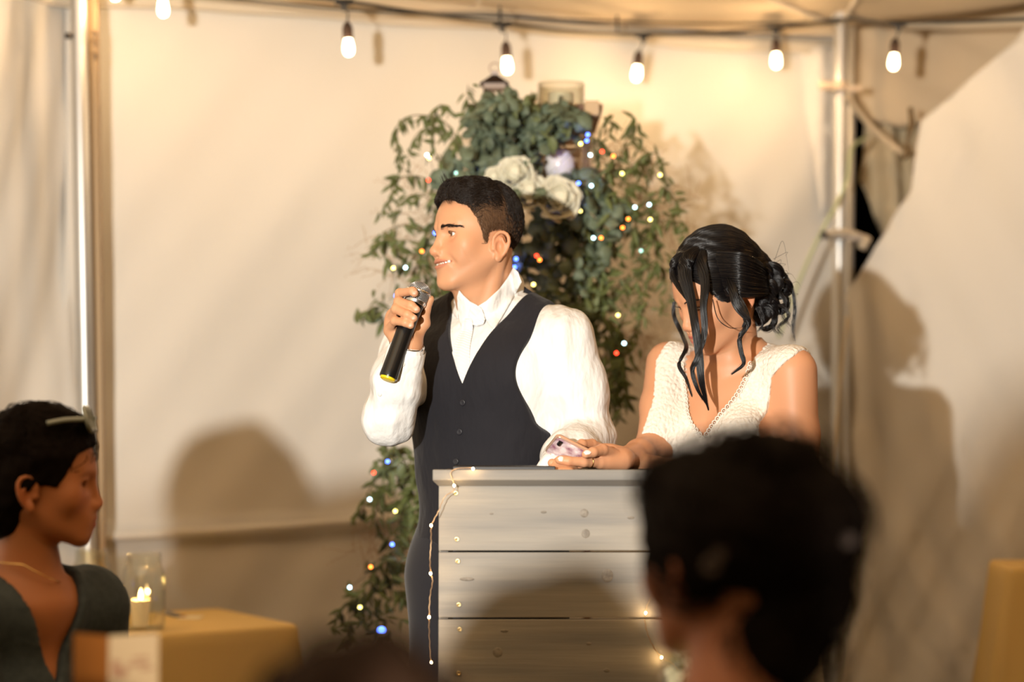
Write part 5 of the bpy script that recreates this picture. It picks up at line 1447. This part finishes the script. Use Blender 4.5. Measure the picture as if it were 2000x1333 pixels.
def jar(px, py, ztop_py, wpx, label, candle=True):
    base = at_z(px, py, TZ); s = F / base.y; Hh = (py - ztop_py) / s * 1.0; R_ = wpx / 2 / s
    root = empty('mason_jar', base, label=label, cat='jar', group='mason jars on the yellow table')
    prof = [(R_ * .80, .001), (R_ * .94, .006), (R_, .018), (R_, Hh * .68), (R_ * .97, Hh * .74), (R_ * .86, Hh * .82), (R_ * .80, Hh * .85), (R_ * .80, Hh * .88), (R_ * .84, Hh * .885), (R_ * .84, Hh * .90), (R_ * .79, Hh * .905), (R_ * .79, Hh * .94), (R_ * .84, Hh * .95), (R_ * .84, Hh * .965), (R_ * .78, Hh * .97), (R_ * .79, Hh), (R_ * .74, Hh),
            (R_ * .74, Hh * .90), (R_ * .75, Hh * .85), (R_ * .82, Hh * .80), (R_ * .93, Hh * .72), (R_ * .96, Hh * .66), (R_ * .96, .024), (R_ * .9, .012), (.001, .010)]
    MB().lathe(prof, base, (0, 0, 1), 40, closed=False).build('jar_glass', M['jarglass'], root, smooth=True)
    MB().lathe([(.001, .001), (R_ * .8, .001), (R_ * .8, .006), (.001, .009)], base, (0, 0, 1), 32, closed=False).build('jar_base', M['jarglass'], root, smooth=True)
    if candle:
        cp = base + Vector((-R_ * .15, 0, .010)); r_ = R_ * .46; hh = Hh * .34
        cd = empty('votive_candle', cp, label='lit cream votive candle inside the ' + candle, cat='candle')
        MB().lathe([(r_ * .72, 0), (r_ * .78, .003), (r_, hh), (r_ * .93, hh + .0015), (r_ * .8, hh - .002), (.001, hh - .003)], cp, (0, 0, 1), 32).build('wax', M['wax'], cd, smooth=True, angle=50)
        MB().tube([cp + Vector((0, 0, hh - .003)), cp + Vector((.001, 0, hh + .006))], .0008, 6).build('wick', M['cable'], cd)
        MB().lathe([(.0006, 0), (.0036, .004), (.0046, .009), (.0034, .016), (.0014, .023), (.0003, .028)], cp + Vector((.001, 0, hh + .002)), (0, 0, 1), 14).build('flame', M['flame'], cd, smooth=True)
        lamp('candle_light', 'POINT', cp + Vector((0, 0, hh + .014)), 2.2, (1, .55, .2), .006)
jar(280, 1232, 1082, 84, 'clear mason jar holding a lit candle, nearer the table corner', 'front mason jar')
jar(178, 1216, 1075, 78, 'mason jar half hidden behind the denim jacket shoulder', 'rear mason jar')
# knife-like strip and napkin behind the jar
nf = empty('table_knife', at_z(340, 1204, TZ), label='dark table knife with reddish handle end lying behind the mason jar', cat='knife')
p0 = at_z(318, 1198, TZ) + Vector((0, 0, .004)); p1 = at_z(352, 1208, TZ) + Vector((0, 0, .004)); p2 = at_z(363, 1208, TZ) + Vector((0, 0, .004))
m = MB(); q = (p1 - p0).to_track_quat('X', 'Z').to_matrix(); m.box((p0 + p1) / 2, ((p1 - p0).length, .028, .004), q, .001); m.build('blade', mat('dull_blade', (.16, .17, .18), .4, .5), nf)
m = MB(); m.box((p1 + p2) / 2, ((p2 - p1).length, .022, .006), (p2 - p1).to_track_quat('X', 'Z').to_matrix(), .001); m.build('handle', mat('copper_end', (.45, .16, .06), .4), nf)
tc = at_z(372, 1209, TZ); m = MB(); m.box(tc + Vector((0, 0, .003)), (.06, .09, .002)); tag(m.build('place_card', mat('cream_card', (.80, .68, .42), .7)), 'small cream card lying flat beside the table knife', 'card')
# ================================================================ near table with the folded card and a posy
NT = .755
nt0 = [(-.62, 2.50), (-.42, 2.50), (-.42, 2.72), (-.62, 2.72)]
M_t = table('side_table', nt0, NT, 'small table under the folded card in front of the denim jacket woman', 'yellow cloth on the small table under the folded card', .68, 5)
cdr = empty('menu_card', (P(215, 1300, 2.6).x, 2.6, NT), label='blurred folded card, orange panel and cream panel, before the denim jacket woman', cat='card')
x0, x1, x2 = P(132, 1300, 2.6).x, P(212, 1300, 2.6).x, P(298, 1300, 2.6).x; zt_ = P(215, 1243, 2.6).z
def panel(name, xa, ya, xb, yb, m_, parent):
    a = Vector((xa, ya, NT)); b = Vector((xb, yb, NT)); m = MB(); ang = math.atan2(yb - ya, xb - xa); m.box(((a + b) / 2) + Vector((0, 0, (zt_ - NT) / 2)), ((b - a).length, .003, zt_ - NT), Matrix.Rotation(ang, 3, 'Z'), 0); return m.build(name, m_, parent)
panel('orange_panel', x0, 2.64, x1, 2.60, mat('orange_card', (.10, .032, .006), .95, spec=0), cdr); pn = panel('cream_panel', x1, 2.60, x2, 2.64, mat('cream_panel', (.25, .17, .09), .95, spec=0), cdr)  # the left panel's orange is a backlit glow put into its colour
m = MB()
ang = math.atan2(.04, x2 - x1)
for px, py, w, h in ((262, 1302, .030, .004), (268, 1290, .022, .003), (225, 1308, .010, .022), (236, 1316, .014, .010), (278, 1312, .018, .003)):
    x = P(px, py, 2.6).x; z = P(px, py, 2.6).z; m.box((x, 2.60 + (x - x1) * math.tan(ang) - .0022, z), (w, .0012, h), Matrix.Rotation(ang, 3, 'Z'))
m.build('print', mat('brown_print', (.16, .07, .03), .7), pn)
ang2 = 1
# small white flowers in front of the lectern
jz = empty('flower_posy', P(1325, 1290, 3.1), label='small posy of white blossoms beside the pinned-up hair guest\'s shoulder', cat='flowers')
r = np.random.default_rng(9); wf = mat('white_blossom', (.82, .78, .62), .7); gm = mat('posy_green', (.10, .14, .04), .7)
m = MB()
for px, py, n in ((1330, 1262, 16), (1322, 1322, 18), (1345, 1290, 6)):
    for i in range(n):
        c = P(px + r.normal() * 9, py + r.normal() * 10, 3.1 + r.normal() * .015); k = 5
        for j in range(k):
            a = 2 * PI * j / k + i; m.lathe([(.0006, -.001), (.0034, .0006), (.0028, .0024), (.0006, .003)], c + Vector((math.cos(a) * .0045, -.001, math.sin(a) * .0045)), (math.cos(a) * .3, -1, math.sin(a) * .3), 6)
bl = m.build('blossoms', wf, jz, smooth=True); bl['kind'] = 'stuff'
m = MB(); tp = P(1325, 1333, 3.1); 
for i in range(14):
    a = P(1326 + r.normal() * 14, 1285 + r.normal() * 22, 3.1); m.tube([Vector((tp.x + r.normal() * .008, 3.1, .93)), a], .0012, 5)
m.build('stems', gm, jz)['kind'] = 'stuff'
MB().lathe([(.028, 0), (.032, .004), (.033, .10), (.027, .12), (.028, .135), (.025, .135), (.024, .12), (.030, .10), (.029, .008), (.001, .006)], Vector((tp.x, 3.1, .80)), (0, 0, 1), 28, closed=False).build('small_vase', M['jarglass'], jz, smooth=True)
table('side_table', [(tp.x - .25, 2.9), (tp.x + .35, 2.9), (tp.x + .35, 3.4), (tp.x - .25, 3.4)], .80, 'small table with the posy in front of the lectern, below the view', 'yellow cloth on the small table with the posy', .68, 7)
# ================================================================ stand with lantern, vase, flowers and greenery
SD = 5.22
M['brown_wood'] = mat('brown_wood', (.20, .095, .05), .55, var=(8, (.12, .05, .025), .8, (1, 1, .2)))
M['light_wood'] = mat('light_wood', (.66, .47, .27), .6, var=(10, (.55, .38, .2), .5, (1, 1, .2)))
stand = empty('flower_stand', (P(1060, 300, SD).x, SD, 0), label='tall wooden stand with shelf and posts half hidden under greenery behind the couple', cat='stand')
def bpx(m, x0, y0, x1, y1, d, th, bev=.003):
    a = P(x0, y0, d); b = P(x1, y1, d); return m.box(((a.x + b.x) / 2, d, (a.z + b.z) / 2), (abs(b.x - a.x), th, abs(b.z - a.z)), None, bev)
for x in (1146, 930): bpx(MB(), x - 9, 236, x + 9, 1700, SD + .06, .04).build('post', M['brown_wood'], stand); 
bpx(MB(), 1146 - 9, 236, 1146 + 9, 1700, SD + .42, .04).build('post', M['brown_wood'], stand); bpx(MB(), 930 - 9, 236, 930 + 9, 1700, SD + .42, .04).build('post', M['brown_wood'], stand)
bpx(MB(), 915, 228, 1170, 240, SD + .24, .44).build('shelf', M['brown_wood'], stand)
bpx(MB(), 915, 352, 1170, 362, SD + .24, .44).build('shelf', M['light_wood'], stand)
blk = empty('wooden_box', P(1153, 228, SD), label='pale wooden block on the stand right of the glass cylinder', cat='box')
bpx(MB(), 1141, 199, 1170, 228, SD - .01, .05).build('block', M['light_wood'], blk)
crate = empty('wooden_crate', P(1070, 300, SD), label='open-front pale wood crate panel on the stand behind the eucalyptus', cat='crate')
for y0, y1 in ((262, 284), (288, 310), (314, 336)): bpx(MB(), 1060, y0, 1135, y1, SD + .20, .012).build('slat', M['light_wood'], crate)
bpx(MB(), 1062, 243, 1068, 351, SD + .215, .012).build('upright', M['light_wood'], crate); bpx(MB(), 1127, 243, 1133, 351, SD + .215, .012).build('upright', M['light_wood'], crate)
# lantern
lan = empty('lantern', P(966, 228, SD + .1), label='dark lantern with pitched metal roof on the stand above the leaves', cat='lantern')
ld = SD + .10; lc = P(966, 228, ld); s_ = F / ld; M['lan'] = mat('lantern_metal', (.03, .015, .008), .7, spec=.2); M['lan_pale'] = mat('lantern_glass_pale', (.40, .30, .24), .4)
def pz(py): return P(966, py, ld).z
def sqprof(name, rows, m_):
    V = []; 
    for w, z in rows:
        for sx, sy in ((-1, -1), (1, -1), (1, 1), (-1, 1)): V.append((lc.x + sx * w, ld + sy * w, z))
    n = len(rows); Fc = [(i * 4 + j, i * 4 + (j + 1) % 4, (i + 1) * 4 + (j + 1) % 4, (i + 1) * 4 + j) for i in range(n - 1) for j in range(4)] + [(3, 2, 1, 0), tuple(range((n - 1) * 4, n * 4))]
    return MB().add(V, Fc).build(name, m_, lan)
sqprof('roof', [(.039, pz(166)), (.030, pz(161)), (.012, pz(150)), (.0085, pz(147))], M['lan'])
sqprof('chimney', [(.008, pz(147)), (.0095, pz(140)), (.008, pz(139))], M['lan_pale'])
sqprof('upper_band', [(.030, pz(176)), (.030, pz(166))], M['lan_pale'])
for sx in (-1, 1):
    for sy in (-1, 1): MB().box((lc.x + sx * .027, ld + sy * .027, (pz(176) + pz(226)) / 2), (.006, .006, pz(176) - pz(226))).build('corner_bar', M['lan'], lan)
sqprof('base', [(.034, pz(228)), (.034, pz(224))], M['lan'])
MB().tube([(lc.x + .014 * math.cos(a), ld, pz(133) + .014 * math.sin(a)) for a in np.linspace(0, 2 * PI, 20)], .0018, 6, cap=False).build('ring_handle', M['lan_pale'], lan, smooth=True)
# glass cylinder with candle and hanging glass ball
def glass_cyl(x0, x1, y0, y1, d, label, group=None):
    a = P(x0, y0, d); b = P(x1, y1, d); r_ = (b.x - a.x) / 2; c = Vector(((a.x + b.x) / 2, d, b.z)); hh = a.z - b.z
    root = empty('cylinder_vase', c, label=label, cat='vase')
    MB().lathe([(r_ * .98, 0), (r_, .004), (r_, hh), (r_ * .95, hh), (r_ * .95, .008), (.001, .008)], c, (0, 0, 1), 40, closed=False).build('glass_wall', M['jarglass'], root, smooth=True)
    MB().lathe([(r_ * .955, hh - .003), (r_ * 1.01, hh - .002), (r_ * 1.01, hh + .002), (r_ * .955, hh + .002), (r_ * .955, hh - .003)], c, (0, 0, 1), 40, closed=False).build('rim', M['jarglass'], root, smooth=True)
    return c, r_, hh
c, r_, hh = glass_cyl(1050, 1142, 166, 228, SD + .06, 'wide glass cylinder vase standing on the stand right of the lantern')
pc = empty('pillar_candle', c + Vector((0, 0, .01)), label='cream pillar candle inside the wide glass cylinder', cat='candle')
MB().lathe([(r_ * .52, 0), (r_ * .54, .003), (r_ * .54, hh * .62), (r_ * .5, hh * .64), (.001, hh * .6)], c + Vector((0, 0, .010)), (0, 0, 1), 28).build('wax', M['wax_plain'], pc, smooth=True, angle=50)
gp = P(1092, 350, SD - .03); s__ = (SD - .03) / F; gl = empty('glass_globe', gp, label='frosted white glass globe holder just above the large cream rose', cat='glass')
MB().lathe([(12 * s__, 0), (22 * s__, 5 * s__), (30 * s__, 22 * s__), (30 * s__, 36 * s__), (22 * s__, 52 * s__), (17 * s__, 56 * s__), (15 * s__, 54 * s__), (26 * s__, 34 * s__), (10 * s__, 6 * s__)], gp, (0, 0, 1), 32, closed=False).build('globe', mat('frosted_glass', (.84, .80, .80), .15), gl, smooth=True)  # bright highlights of the glass are put into this pale colour
# ---- greenery
def leafmesh(kind):
    V = []; Fc = []; n = 6; 
    if kind == 'round': wf_ = lambda t: .46 * math.sin(PI * t**.85)**.62; L, cup = 1.0, .14
    elif kind == 'willow': wf_ = lambda t: .15 * math.sin(PI * t**.8); L, cup = 1.0, .05
    else: wf_ = lambda t: .26 * math.sin(PI * t**.75); L, cup = 1.0, .08
    for i in range(n + 1):
        t = i / n; w = max(.004, wf_(min(.995, max(.02, t)))); z = -.18 * t * t
        V += [(-w, t * L, z + cup * w), (0, t * L, z), (w, t * L, z + cup * w)]
    k = len(V); V += [(x, y, z - .014) for x, y, z in V]
    for i in range(n):
        for j in (0, 1): a = i * 3 + j; Fc.append((a, a + 1, a + 4, a + 3)); Fc.append((a + k, a + k + 3, a + k + 4, a + k + 1))
        a = i * 3; Fc.append((a, a + 3, a + 3 + k, a + k)); a += 2; Fc.append((a, a + k, a + k + 3, a + 3))
    return np.array(V), Fc
LM = {}
gcol = {'round': (.155, .195, .125), 'willow': (.125, .150, .045), 'oval': (.17, .20, .085)}
for kd in ('round', 'willow', 'oval'):
    v, f = leafmesh(kd); c0 = gcol[kd]
    LM[kd] = (v, f, mat(kd + '_leaf', c0, .55, var=(7, tuple(x * 1.5 for x in c0), .9), translucent=.25))
def leafdir(r, kd):
    if kd == 'willow': d = np.array((r.normal() * .75, r.normal() * .5, -.75 + .5 * r.normal()))
    else: d = np.array((r.normal(), r.normal() * .8, -.35 + r.normal() * .8))
    return d / np.linalg.norm(d)
def leaf_mat(p, d, s, r):
    d = Vector([float(x) for x in d]); up = Vector([float(x) for x in (r.normal() * .7, -1, .5 + r.normal() * .5)]); x = d.cross(up).normalized(); z = x.cross(d)
    return Matrix(((x.x * s, d.x * s, z.x * s, p[0]), (x.y * s, d.y * s, z.y * s, p[1]), (x.z * s, d.z * s, z.z * s, p[2]), (0, 0, 0, 1)))
floral = empty('floral_arrangement', (P(1080, 300, SD).x, SD - .05, .0), label='cascading arrangement of eucalyptus and trailing greenery behind the couple', cat='plant')
r = np.random.default_rng(4); leaves = []   # (px,py,depth,kind,size)
def clump(cx, cy, sx, sy, n, kd, size, d0=SD, ds=.06):
    for i in range(n):
        a = r.uniform(0, 6.283); q = math.sqrt(r.uniform()); leaves.append((cx + sx * q * math.cos(a), cy + sy * q * math.sin(a), d0 - .02 + r.normal() * ds, kd, size * r.uniform(.7, 1.25)))
clump(985, 290, 75, 95, 330, 'round', .034, SD - .04); clump(950, 230, 40, 45, 70, 'round', .030, SD - .05); clump(1010, 220, 60, 30, 80, 'oval', .036, SD - .04); clump(985, 200, 28, 26, 40, 'round', .028, SD - .05)
clump(930, 330, 45, 40, 60, 'round', .038, SD - .05); clump(1095, 240, 55, 32, 90, 'round', .036, SD - .05); clump(1075, 262, 35, 20, 24, 'oval', .040, SD - .05)
clump(1130, 410, 90, 80, 190, 'round', .040, SD - .02); clump(1100, 500, 90, 80, 170, 'round', .036); clump(1140, 560, 80, 60, 110, 'oval', .036)
clump(1180, 420, 70, 120, 60, 'willow', .045); clump(1225, 470, 65, 160, 95, 'willow', .040); clump(1200, 620, 60, 110, 75, 'willow', .040); clump(1120, 600, 70, 60, 90, 'willow', .05)
clump(1240, 320, 40, 60, 26, 'willow', .040); clump(1290, 420, 30, 100, 18, 'willow', .045); clump(880, 590, 60, 50, 60, 'willow', .05)
clump(790, 480, 55, 60, 30, 'willow', .045); clump(845, 520, 45, 90, 36, 'willow', .045); clump(860, 420, 30, 60, 20, 'oval', .045); clump(870, 330, 18, 10, 4, 'round', .055); clump(770, 580, 50, 50, 8, 'willow', .045)
clump(1060, 700, 90, 120, 160, 'willow', .05, SD + .02); clump(960, 480, 70, 90, 150, 'round', .036, SD); clump(1200, 720, 30, 90, 70, 'willow', .045)
clump(770, 930, 40, 60, 40, 'willow', .040); clump(785, 1080, 35, 110, 70, 'willow', .052); clump(745, 1170, 50, 80, 50, 'willow', .040); clump(770, 900, 30, 30, 40, 'oval', .04); clump(690, 1180, 25, 70, 14, 'willow', .045); clump(812, 960, 20, 60, 60, 'willow', .05)
# sprigs with their stems
stem_m = mat('stem_green', (.16, .14, .06), .7)
def sprig(path, n, kd, size, d0=SD - .02, side=12):
    pts = catmull([tuple(P(x, y, d0 + r.normal() * .015)) for x, y in path], 18); MB().tube(pts, [.0022 - .0013 * i / 17 for i in range(18)], 5, cap=False).build('stem', stem_m, floral, smooth=True)
    pp = catmull(np.array(path, float), n)
    for i, (x, y) in enumerate(pp): 
        if i > 0: leaves.append((x + r.normal() * side * .35, y, d0 - .01 + r.normal() * .015, kd, size * (1.1 - .4 * i / n)))
for path in ([(905, 300), (870, 240), (820, 225), (785, 235), (772, 262), (778, 300), (790, 335)], [(900, 290), (860, 250), (830, 250), (806, 275), (800, 310)], [(880, 330), (850, 300), (845, 230), (860, 205), (880, 215)],
             [(890, 400), (830, 350), (790, 345), (770, 360), (760, 390), (745, 420)], [(880, 420), (820, 380), (780, 400), (775, 430)], [(860, 460), (800, 440), (750, 455), (735, 490)],
             [(860, 480), (790, 470), (745, 470), (725, 500)], [(1180, 260), (1190, 225), (1195, 240), (1190, 270)], [(1210, 300), (1235, 250), (1240, 230), (1236, 262), (1250, 300)], [(1230, 330), (1270, 300), (1290, 310), (1300, 345)],
             [(1250, 400), (1300, 370), (1320, 400), (1315, 440)], [(1260, 450), (1300, 430), (1335, 440), (1345, 470)], [(1240, 500), (1290, 520), (1300, 570), (1290, 610)], [(1190, 640), (1210, 700), (1215, 760), (1208, 820)], [(1180, 680), (1200, 740), (1190, 790), (1186, 850)],
             [(915, 260), (915, 210), (913, 190), (914, 165)], [(760, 900), (720, 960), (705, 1000), (690, 1010)], [(760, 940), (735, 1000), (742, 1040)], [(750, 1100), (700, 1160), (665, 1190), (655, 1230)], [(740, 1140), (690, 1190), (680, 1240), (668, 1262)], [(790, 620), (740, 600), (715, 610), (700, 625)],
             [(870, 340), (848, 420), (835, 520), (840, 600)], [(1200, 300), (1240, 420), (1255, 540), (1240, 660)], [(800, 900), (785, 1000), (760, 1100), (735, 1200)], [(1150, 260), (1175, 300), (1190, 380), (1180, 460)]):
    L = sum(math.dist(path[i], path[i + 1]) for i in range(len(path) - 1)); sprig(path, int(L / 6.5), 'willow', .042)
leaves.append((712, 622, SD, 'round', .05)); leaves.append((872, 333, SD - .04, 'round', .065)); leaves.append((700, 632, SD, 'oval', .05))
leaves = [l for l in leaves if True]
order = sorted(range(len(leaves)), key=lambda i: -leaves[i][4] + (0 if leaves[i][3] != 'willow' else .018)); big = set()
# those that show: outside the silhouettes of the couple
def hidden(px, py): return (820 < px < 1015 and py > 370) or (800 < px < 1190 and py > 590) or (px > 1300 and py > 430)
cnt = 0; proto = {}
for kd in LM:
    v, f, m_ = LM[kd]; me = bpy.data.meshes.new('leaf'); me.from_pydata(v.tolist(), [], f); me.shade_smooth(); me.materials.append(m_); proto[kd] = me
fm_inv = parent_mat(floral).inverted()
for i in order:
    if cnt >= 290: break
    px, py, d, kd, s = leaves[i]
    if hidden(px, py): continue
    o = bpy.data.objects.new('leaf', proto[kd]); COL.objects.link(o); o.parent = floral
    o.matrix_parent_inverse = fm_inv; o.matrix_basis = leaf_mat(P(px, py, d), leafdir(r, kd), s, r); big.add(i); cnt += 1
for kd in LM:
    v, f, m_ = LM[kd]; vv = np.hstack([v, np.ones((len(v), 1))]); V = []; Q = []; n = 0; fa = np.array(f)
    for i, (px, py, d, k2, s) in enumerate(leaves):
        if k2 != kd or i in big: continue
        Mx = np.array(leaf_mat(P(px, py, d), leafdir(r, kd), s, r)); V.append((vv @ Mx.T)[:, :3]); Q.append(fa + n); n += len(v)
    o = np_mesh('foliage', np.vstack(V), np.vstack(Q), m_, floral); o['kind'] = 'stuff'
# airy dried filler: fine twigs with seed heads
fine = []; seeds = MB()
for i in range(700):
    x0_, y0_ = r.choice([(840, 420), (1220, 380), (1270, 560), (800, 520), (1000, 330), (1190, 300), (1300, 430), (770, 1050), (1240, 680)], axis=0) + r.normal(size=2) * 34
    a = r.uniform(0, 6.28); L = r.uniform(25, 85); k = []
    for t in np.linspace(0, 1, 8): k.append(P(x0_ + L * t * math.cos(a), y0_ + L * t * math.sin(a) + 14 * t * t + 2 * math.sin(t * 9 + i), SD - .01 + .03 * math.sin(i)))
    fine.append(np.array([tuple(q) for q in k]))
    for t in (3, 5, 6, 7):
        if r.uniform() < .6: c = k[t] + Vector((r.normal() * .003, 0, r.normal() * .003)); seeds.lathe([(.0003, -.0022), (.0019, 0), (.0003, .0022)], c, (0, 0, 1), 5)
tw = strands('twigs', fine, .0007, mat('dry_twig', (.42, .28, .14), .7), floral); tw['kind'] = 'stuff'
sd = seeds.build('seed_heads', mat('dry_seed', (.50, .34, .20), .7), floral, smooth=True); sd['kind'] = 'stuff'
# white roses
M['petal'] = mat('cream_petal', (.92, .88, .70), .6, translucent=.2)
for px, py, R_, lb in ((1008, 345, .048, 'cream rose at the upper left of the rose cluster above the man\'s head'), (1034, 380, .048, 'cream rose partly behind the back of the man\'s head'), (1088, 392, .056, 'large cream rose farthest right in the rose cluster'), (968, 347, .026, 'small cream rose peeking out above the man\'s hair')):
    c = P(px, py, SD - .17); root = empty('rose', c, label=lb, cat='flower', group='cream roses in the greenery'); ax = Vector((r.normal() * .25, -1, .25 + r.normal() * .15)).normalized(); q = Vector((0, 0, 1)).rotation_difference(ax)
    MB().lathe([(.001, 0), (R_ * .34, R_ * .05), (R_ * .40, R_ * .4), (R_ * .30, R_ * .72), (R_ * .12, R_ * .80), (.001, R_ * .76)], c, ax, 16).build('bud', M['petal'], root, smooth=True)
    for ring, (n, rad_, tilt, sz) in enumerate(((3, .14, .15, .6), (4, .30, .45, .8), (5, .50, .9, .95))):
        for k in range(n):
            a = 2 * PI * k / n + ring * .7 + r.normal() * .1; V = []; Fc = []; nn = 5
            for i in range(nn + 1):
                for j in range(nn + 1):
                    u, v = i / nn * 2 - 1, j / nn; w = sz * R_ * (.35 + .65 * math.sin(PI * min(1, v * .62 + .1))); sx = u * w
                    out = rad_ * R_ + v * R_ * .55 * math.sin(tilt) + .06 * R_ * v * v - .18 * R_ * u * u; up = v * R_ * .8 * math.cos(tilt) - .10 * R_ * u * u * v + (.5 - .35 * ring) * R_ * .35
                    V.append(c + q @ Vector((out * math.cos(a) - sx * math.sin(a), out * math.sin(a) + sx * math.cos(a), up)))
            for i in range(nn):
                for j in range(nn): Fc.append((i * (nn + 1) + j, (i + 1) * (nn + 1) + j, (i + 1) * (nn + 1) + j + 1, i * (nn + 1) + j + 1))
            o = mesh('petal', V, Fc, M['petal'], root); md = o.modifiers.new('s', 'SOLIDIFY'); md.thickness = .0012
# coloured fairy lights among the leaves
cols = {'w': ((.62, .90, 1.0), 9), 'y': ((1.0, .80, .22), 9), 'b': ((.08, .17, 1.0), 12), 'r': ((1.0, .05, .02), 9), 'o': ((1.0, .22, .03), 9), 'g': ((.42, .75, .62), 4)}
for k, (c, s) in cols.items(): M['led_' + k] = emis('led_' + k, c, s)
leds = [(834, 303, 'w'), (838, 309, 'y'), (891, 338, 'g'), (837, 352, 'r'), (768, 524, 'y'), (792, 523, 'w'), (824, 491, 'o'), (850, 455, 'b'), (972, 336, 'b'), (1148, 263, 'b'), (1146, 275, 'b'), (1134, 281, 'y'), (1153, 303, 'w'), (1198, 305, 'o'), (1176, 296, 'r'), (1215, 339, 'y'), (1289, 342, 'y'), (1155, 363, 'w'), (1130, 358, 'b'),
        (1133, 412, 'y'), (1240, 405, 'w'), (1268, 400, 'w'), (1270, 429, 'y'), (1227, 428, 'o'), (1216, 445, 'o'), (1159, 465, 'w'), (1174, 465, 'o'), (1252, 490, 'g'), (1048, 500, 'r'), (1054, 508, 'o'), (1008, 506, 'b'), (1005, 522, 'b'), (1207, 616, 'y'), (1219, 671, 'w'), (1204, 690, 'r'), (1042, 556, 'y'),
        (757, 902, 'b'), (730, 924, 'r'), (722, 976, 'w'), (772, 999, 'y'), (766, 1064, 'b'), (724, 1108, 'o'), (683, 1148, 'w'), (703, 1187, 'y'), (745, 1233, 'b'), (774, 578, 'b')]
led = empty('coloured_fairy_lights', P(1150, 300, SD - .2), label='multicoloured fairy lights wound through the greenery behind the couple', cat='fairy lights')
def near_sort(l):
    l = list(l); o = [l.pop(0)]
    while l: j = min(range(len(l)), key=lambda i: math.dist(l[i][:2], o[-1][:2])); o.append(l.pop(j))
    return o
for k, seg in enumerate((near_sort([l for l in leds if l[1] < 700]), near_sort([l for l in leds if l[1] >= 700]))):
    pts = [tuple(P(x, y, SD - .155)) for x, y, c in seg]; p2 = []
    for i in range(len(pts) - 1):
        a, b = Vector(pts[i]), Vector(pts[i + 1]); p2.append(tuple(a)); mid = (a + b) / 2 + Vector((r.normal() * .01, .10, -.01)); p2.append(tuple(mid))
    p2.append(pts[-1]); MB().tube(catmull(p2, len(p2) * 4), .0007, 4, cap=False).build('wire', mat('green_wire', (.05, .09, .05), .5), led, smooth=True)
for x, y, c in leds:
    q = P(x, y, SD - .16); R_ = .0042 if (x, y) != (745, 1233) else .010
    MB().lathe([(.0003, -R_), (R_ * .7, -R_ * .7), (R_, 0), (R_ * .7, R_ * .7), (.0003, R_)], q, (0, -1, .2), 10).build('fairy_bulb', M['led_' + c], led, smooth=True)
    if c in 'b': lamp('led_glow', 'POINT', q + Vector((0, .02, 0)), .04, cols[c][0], .01)
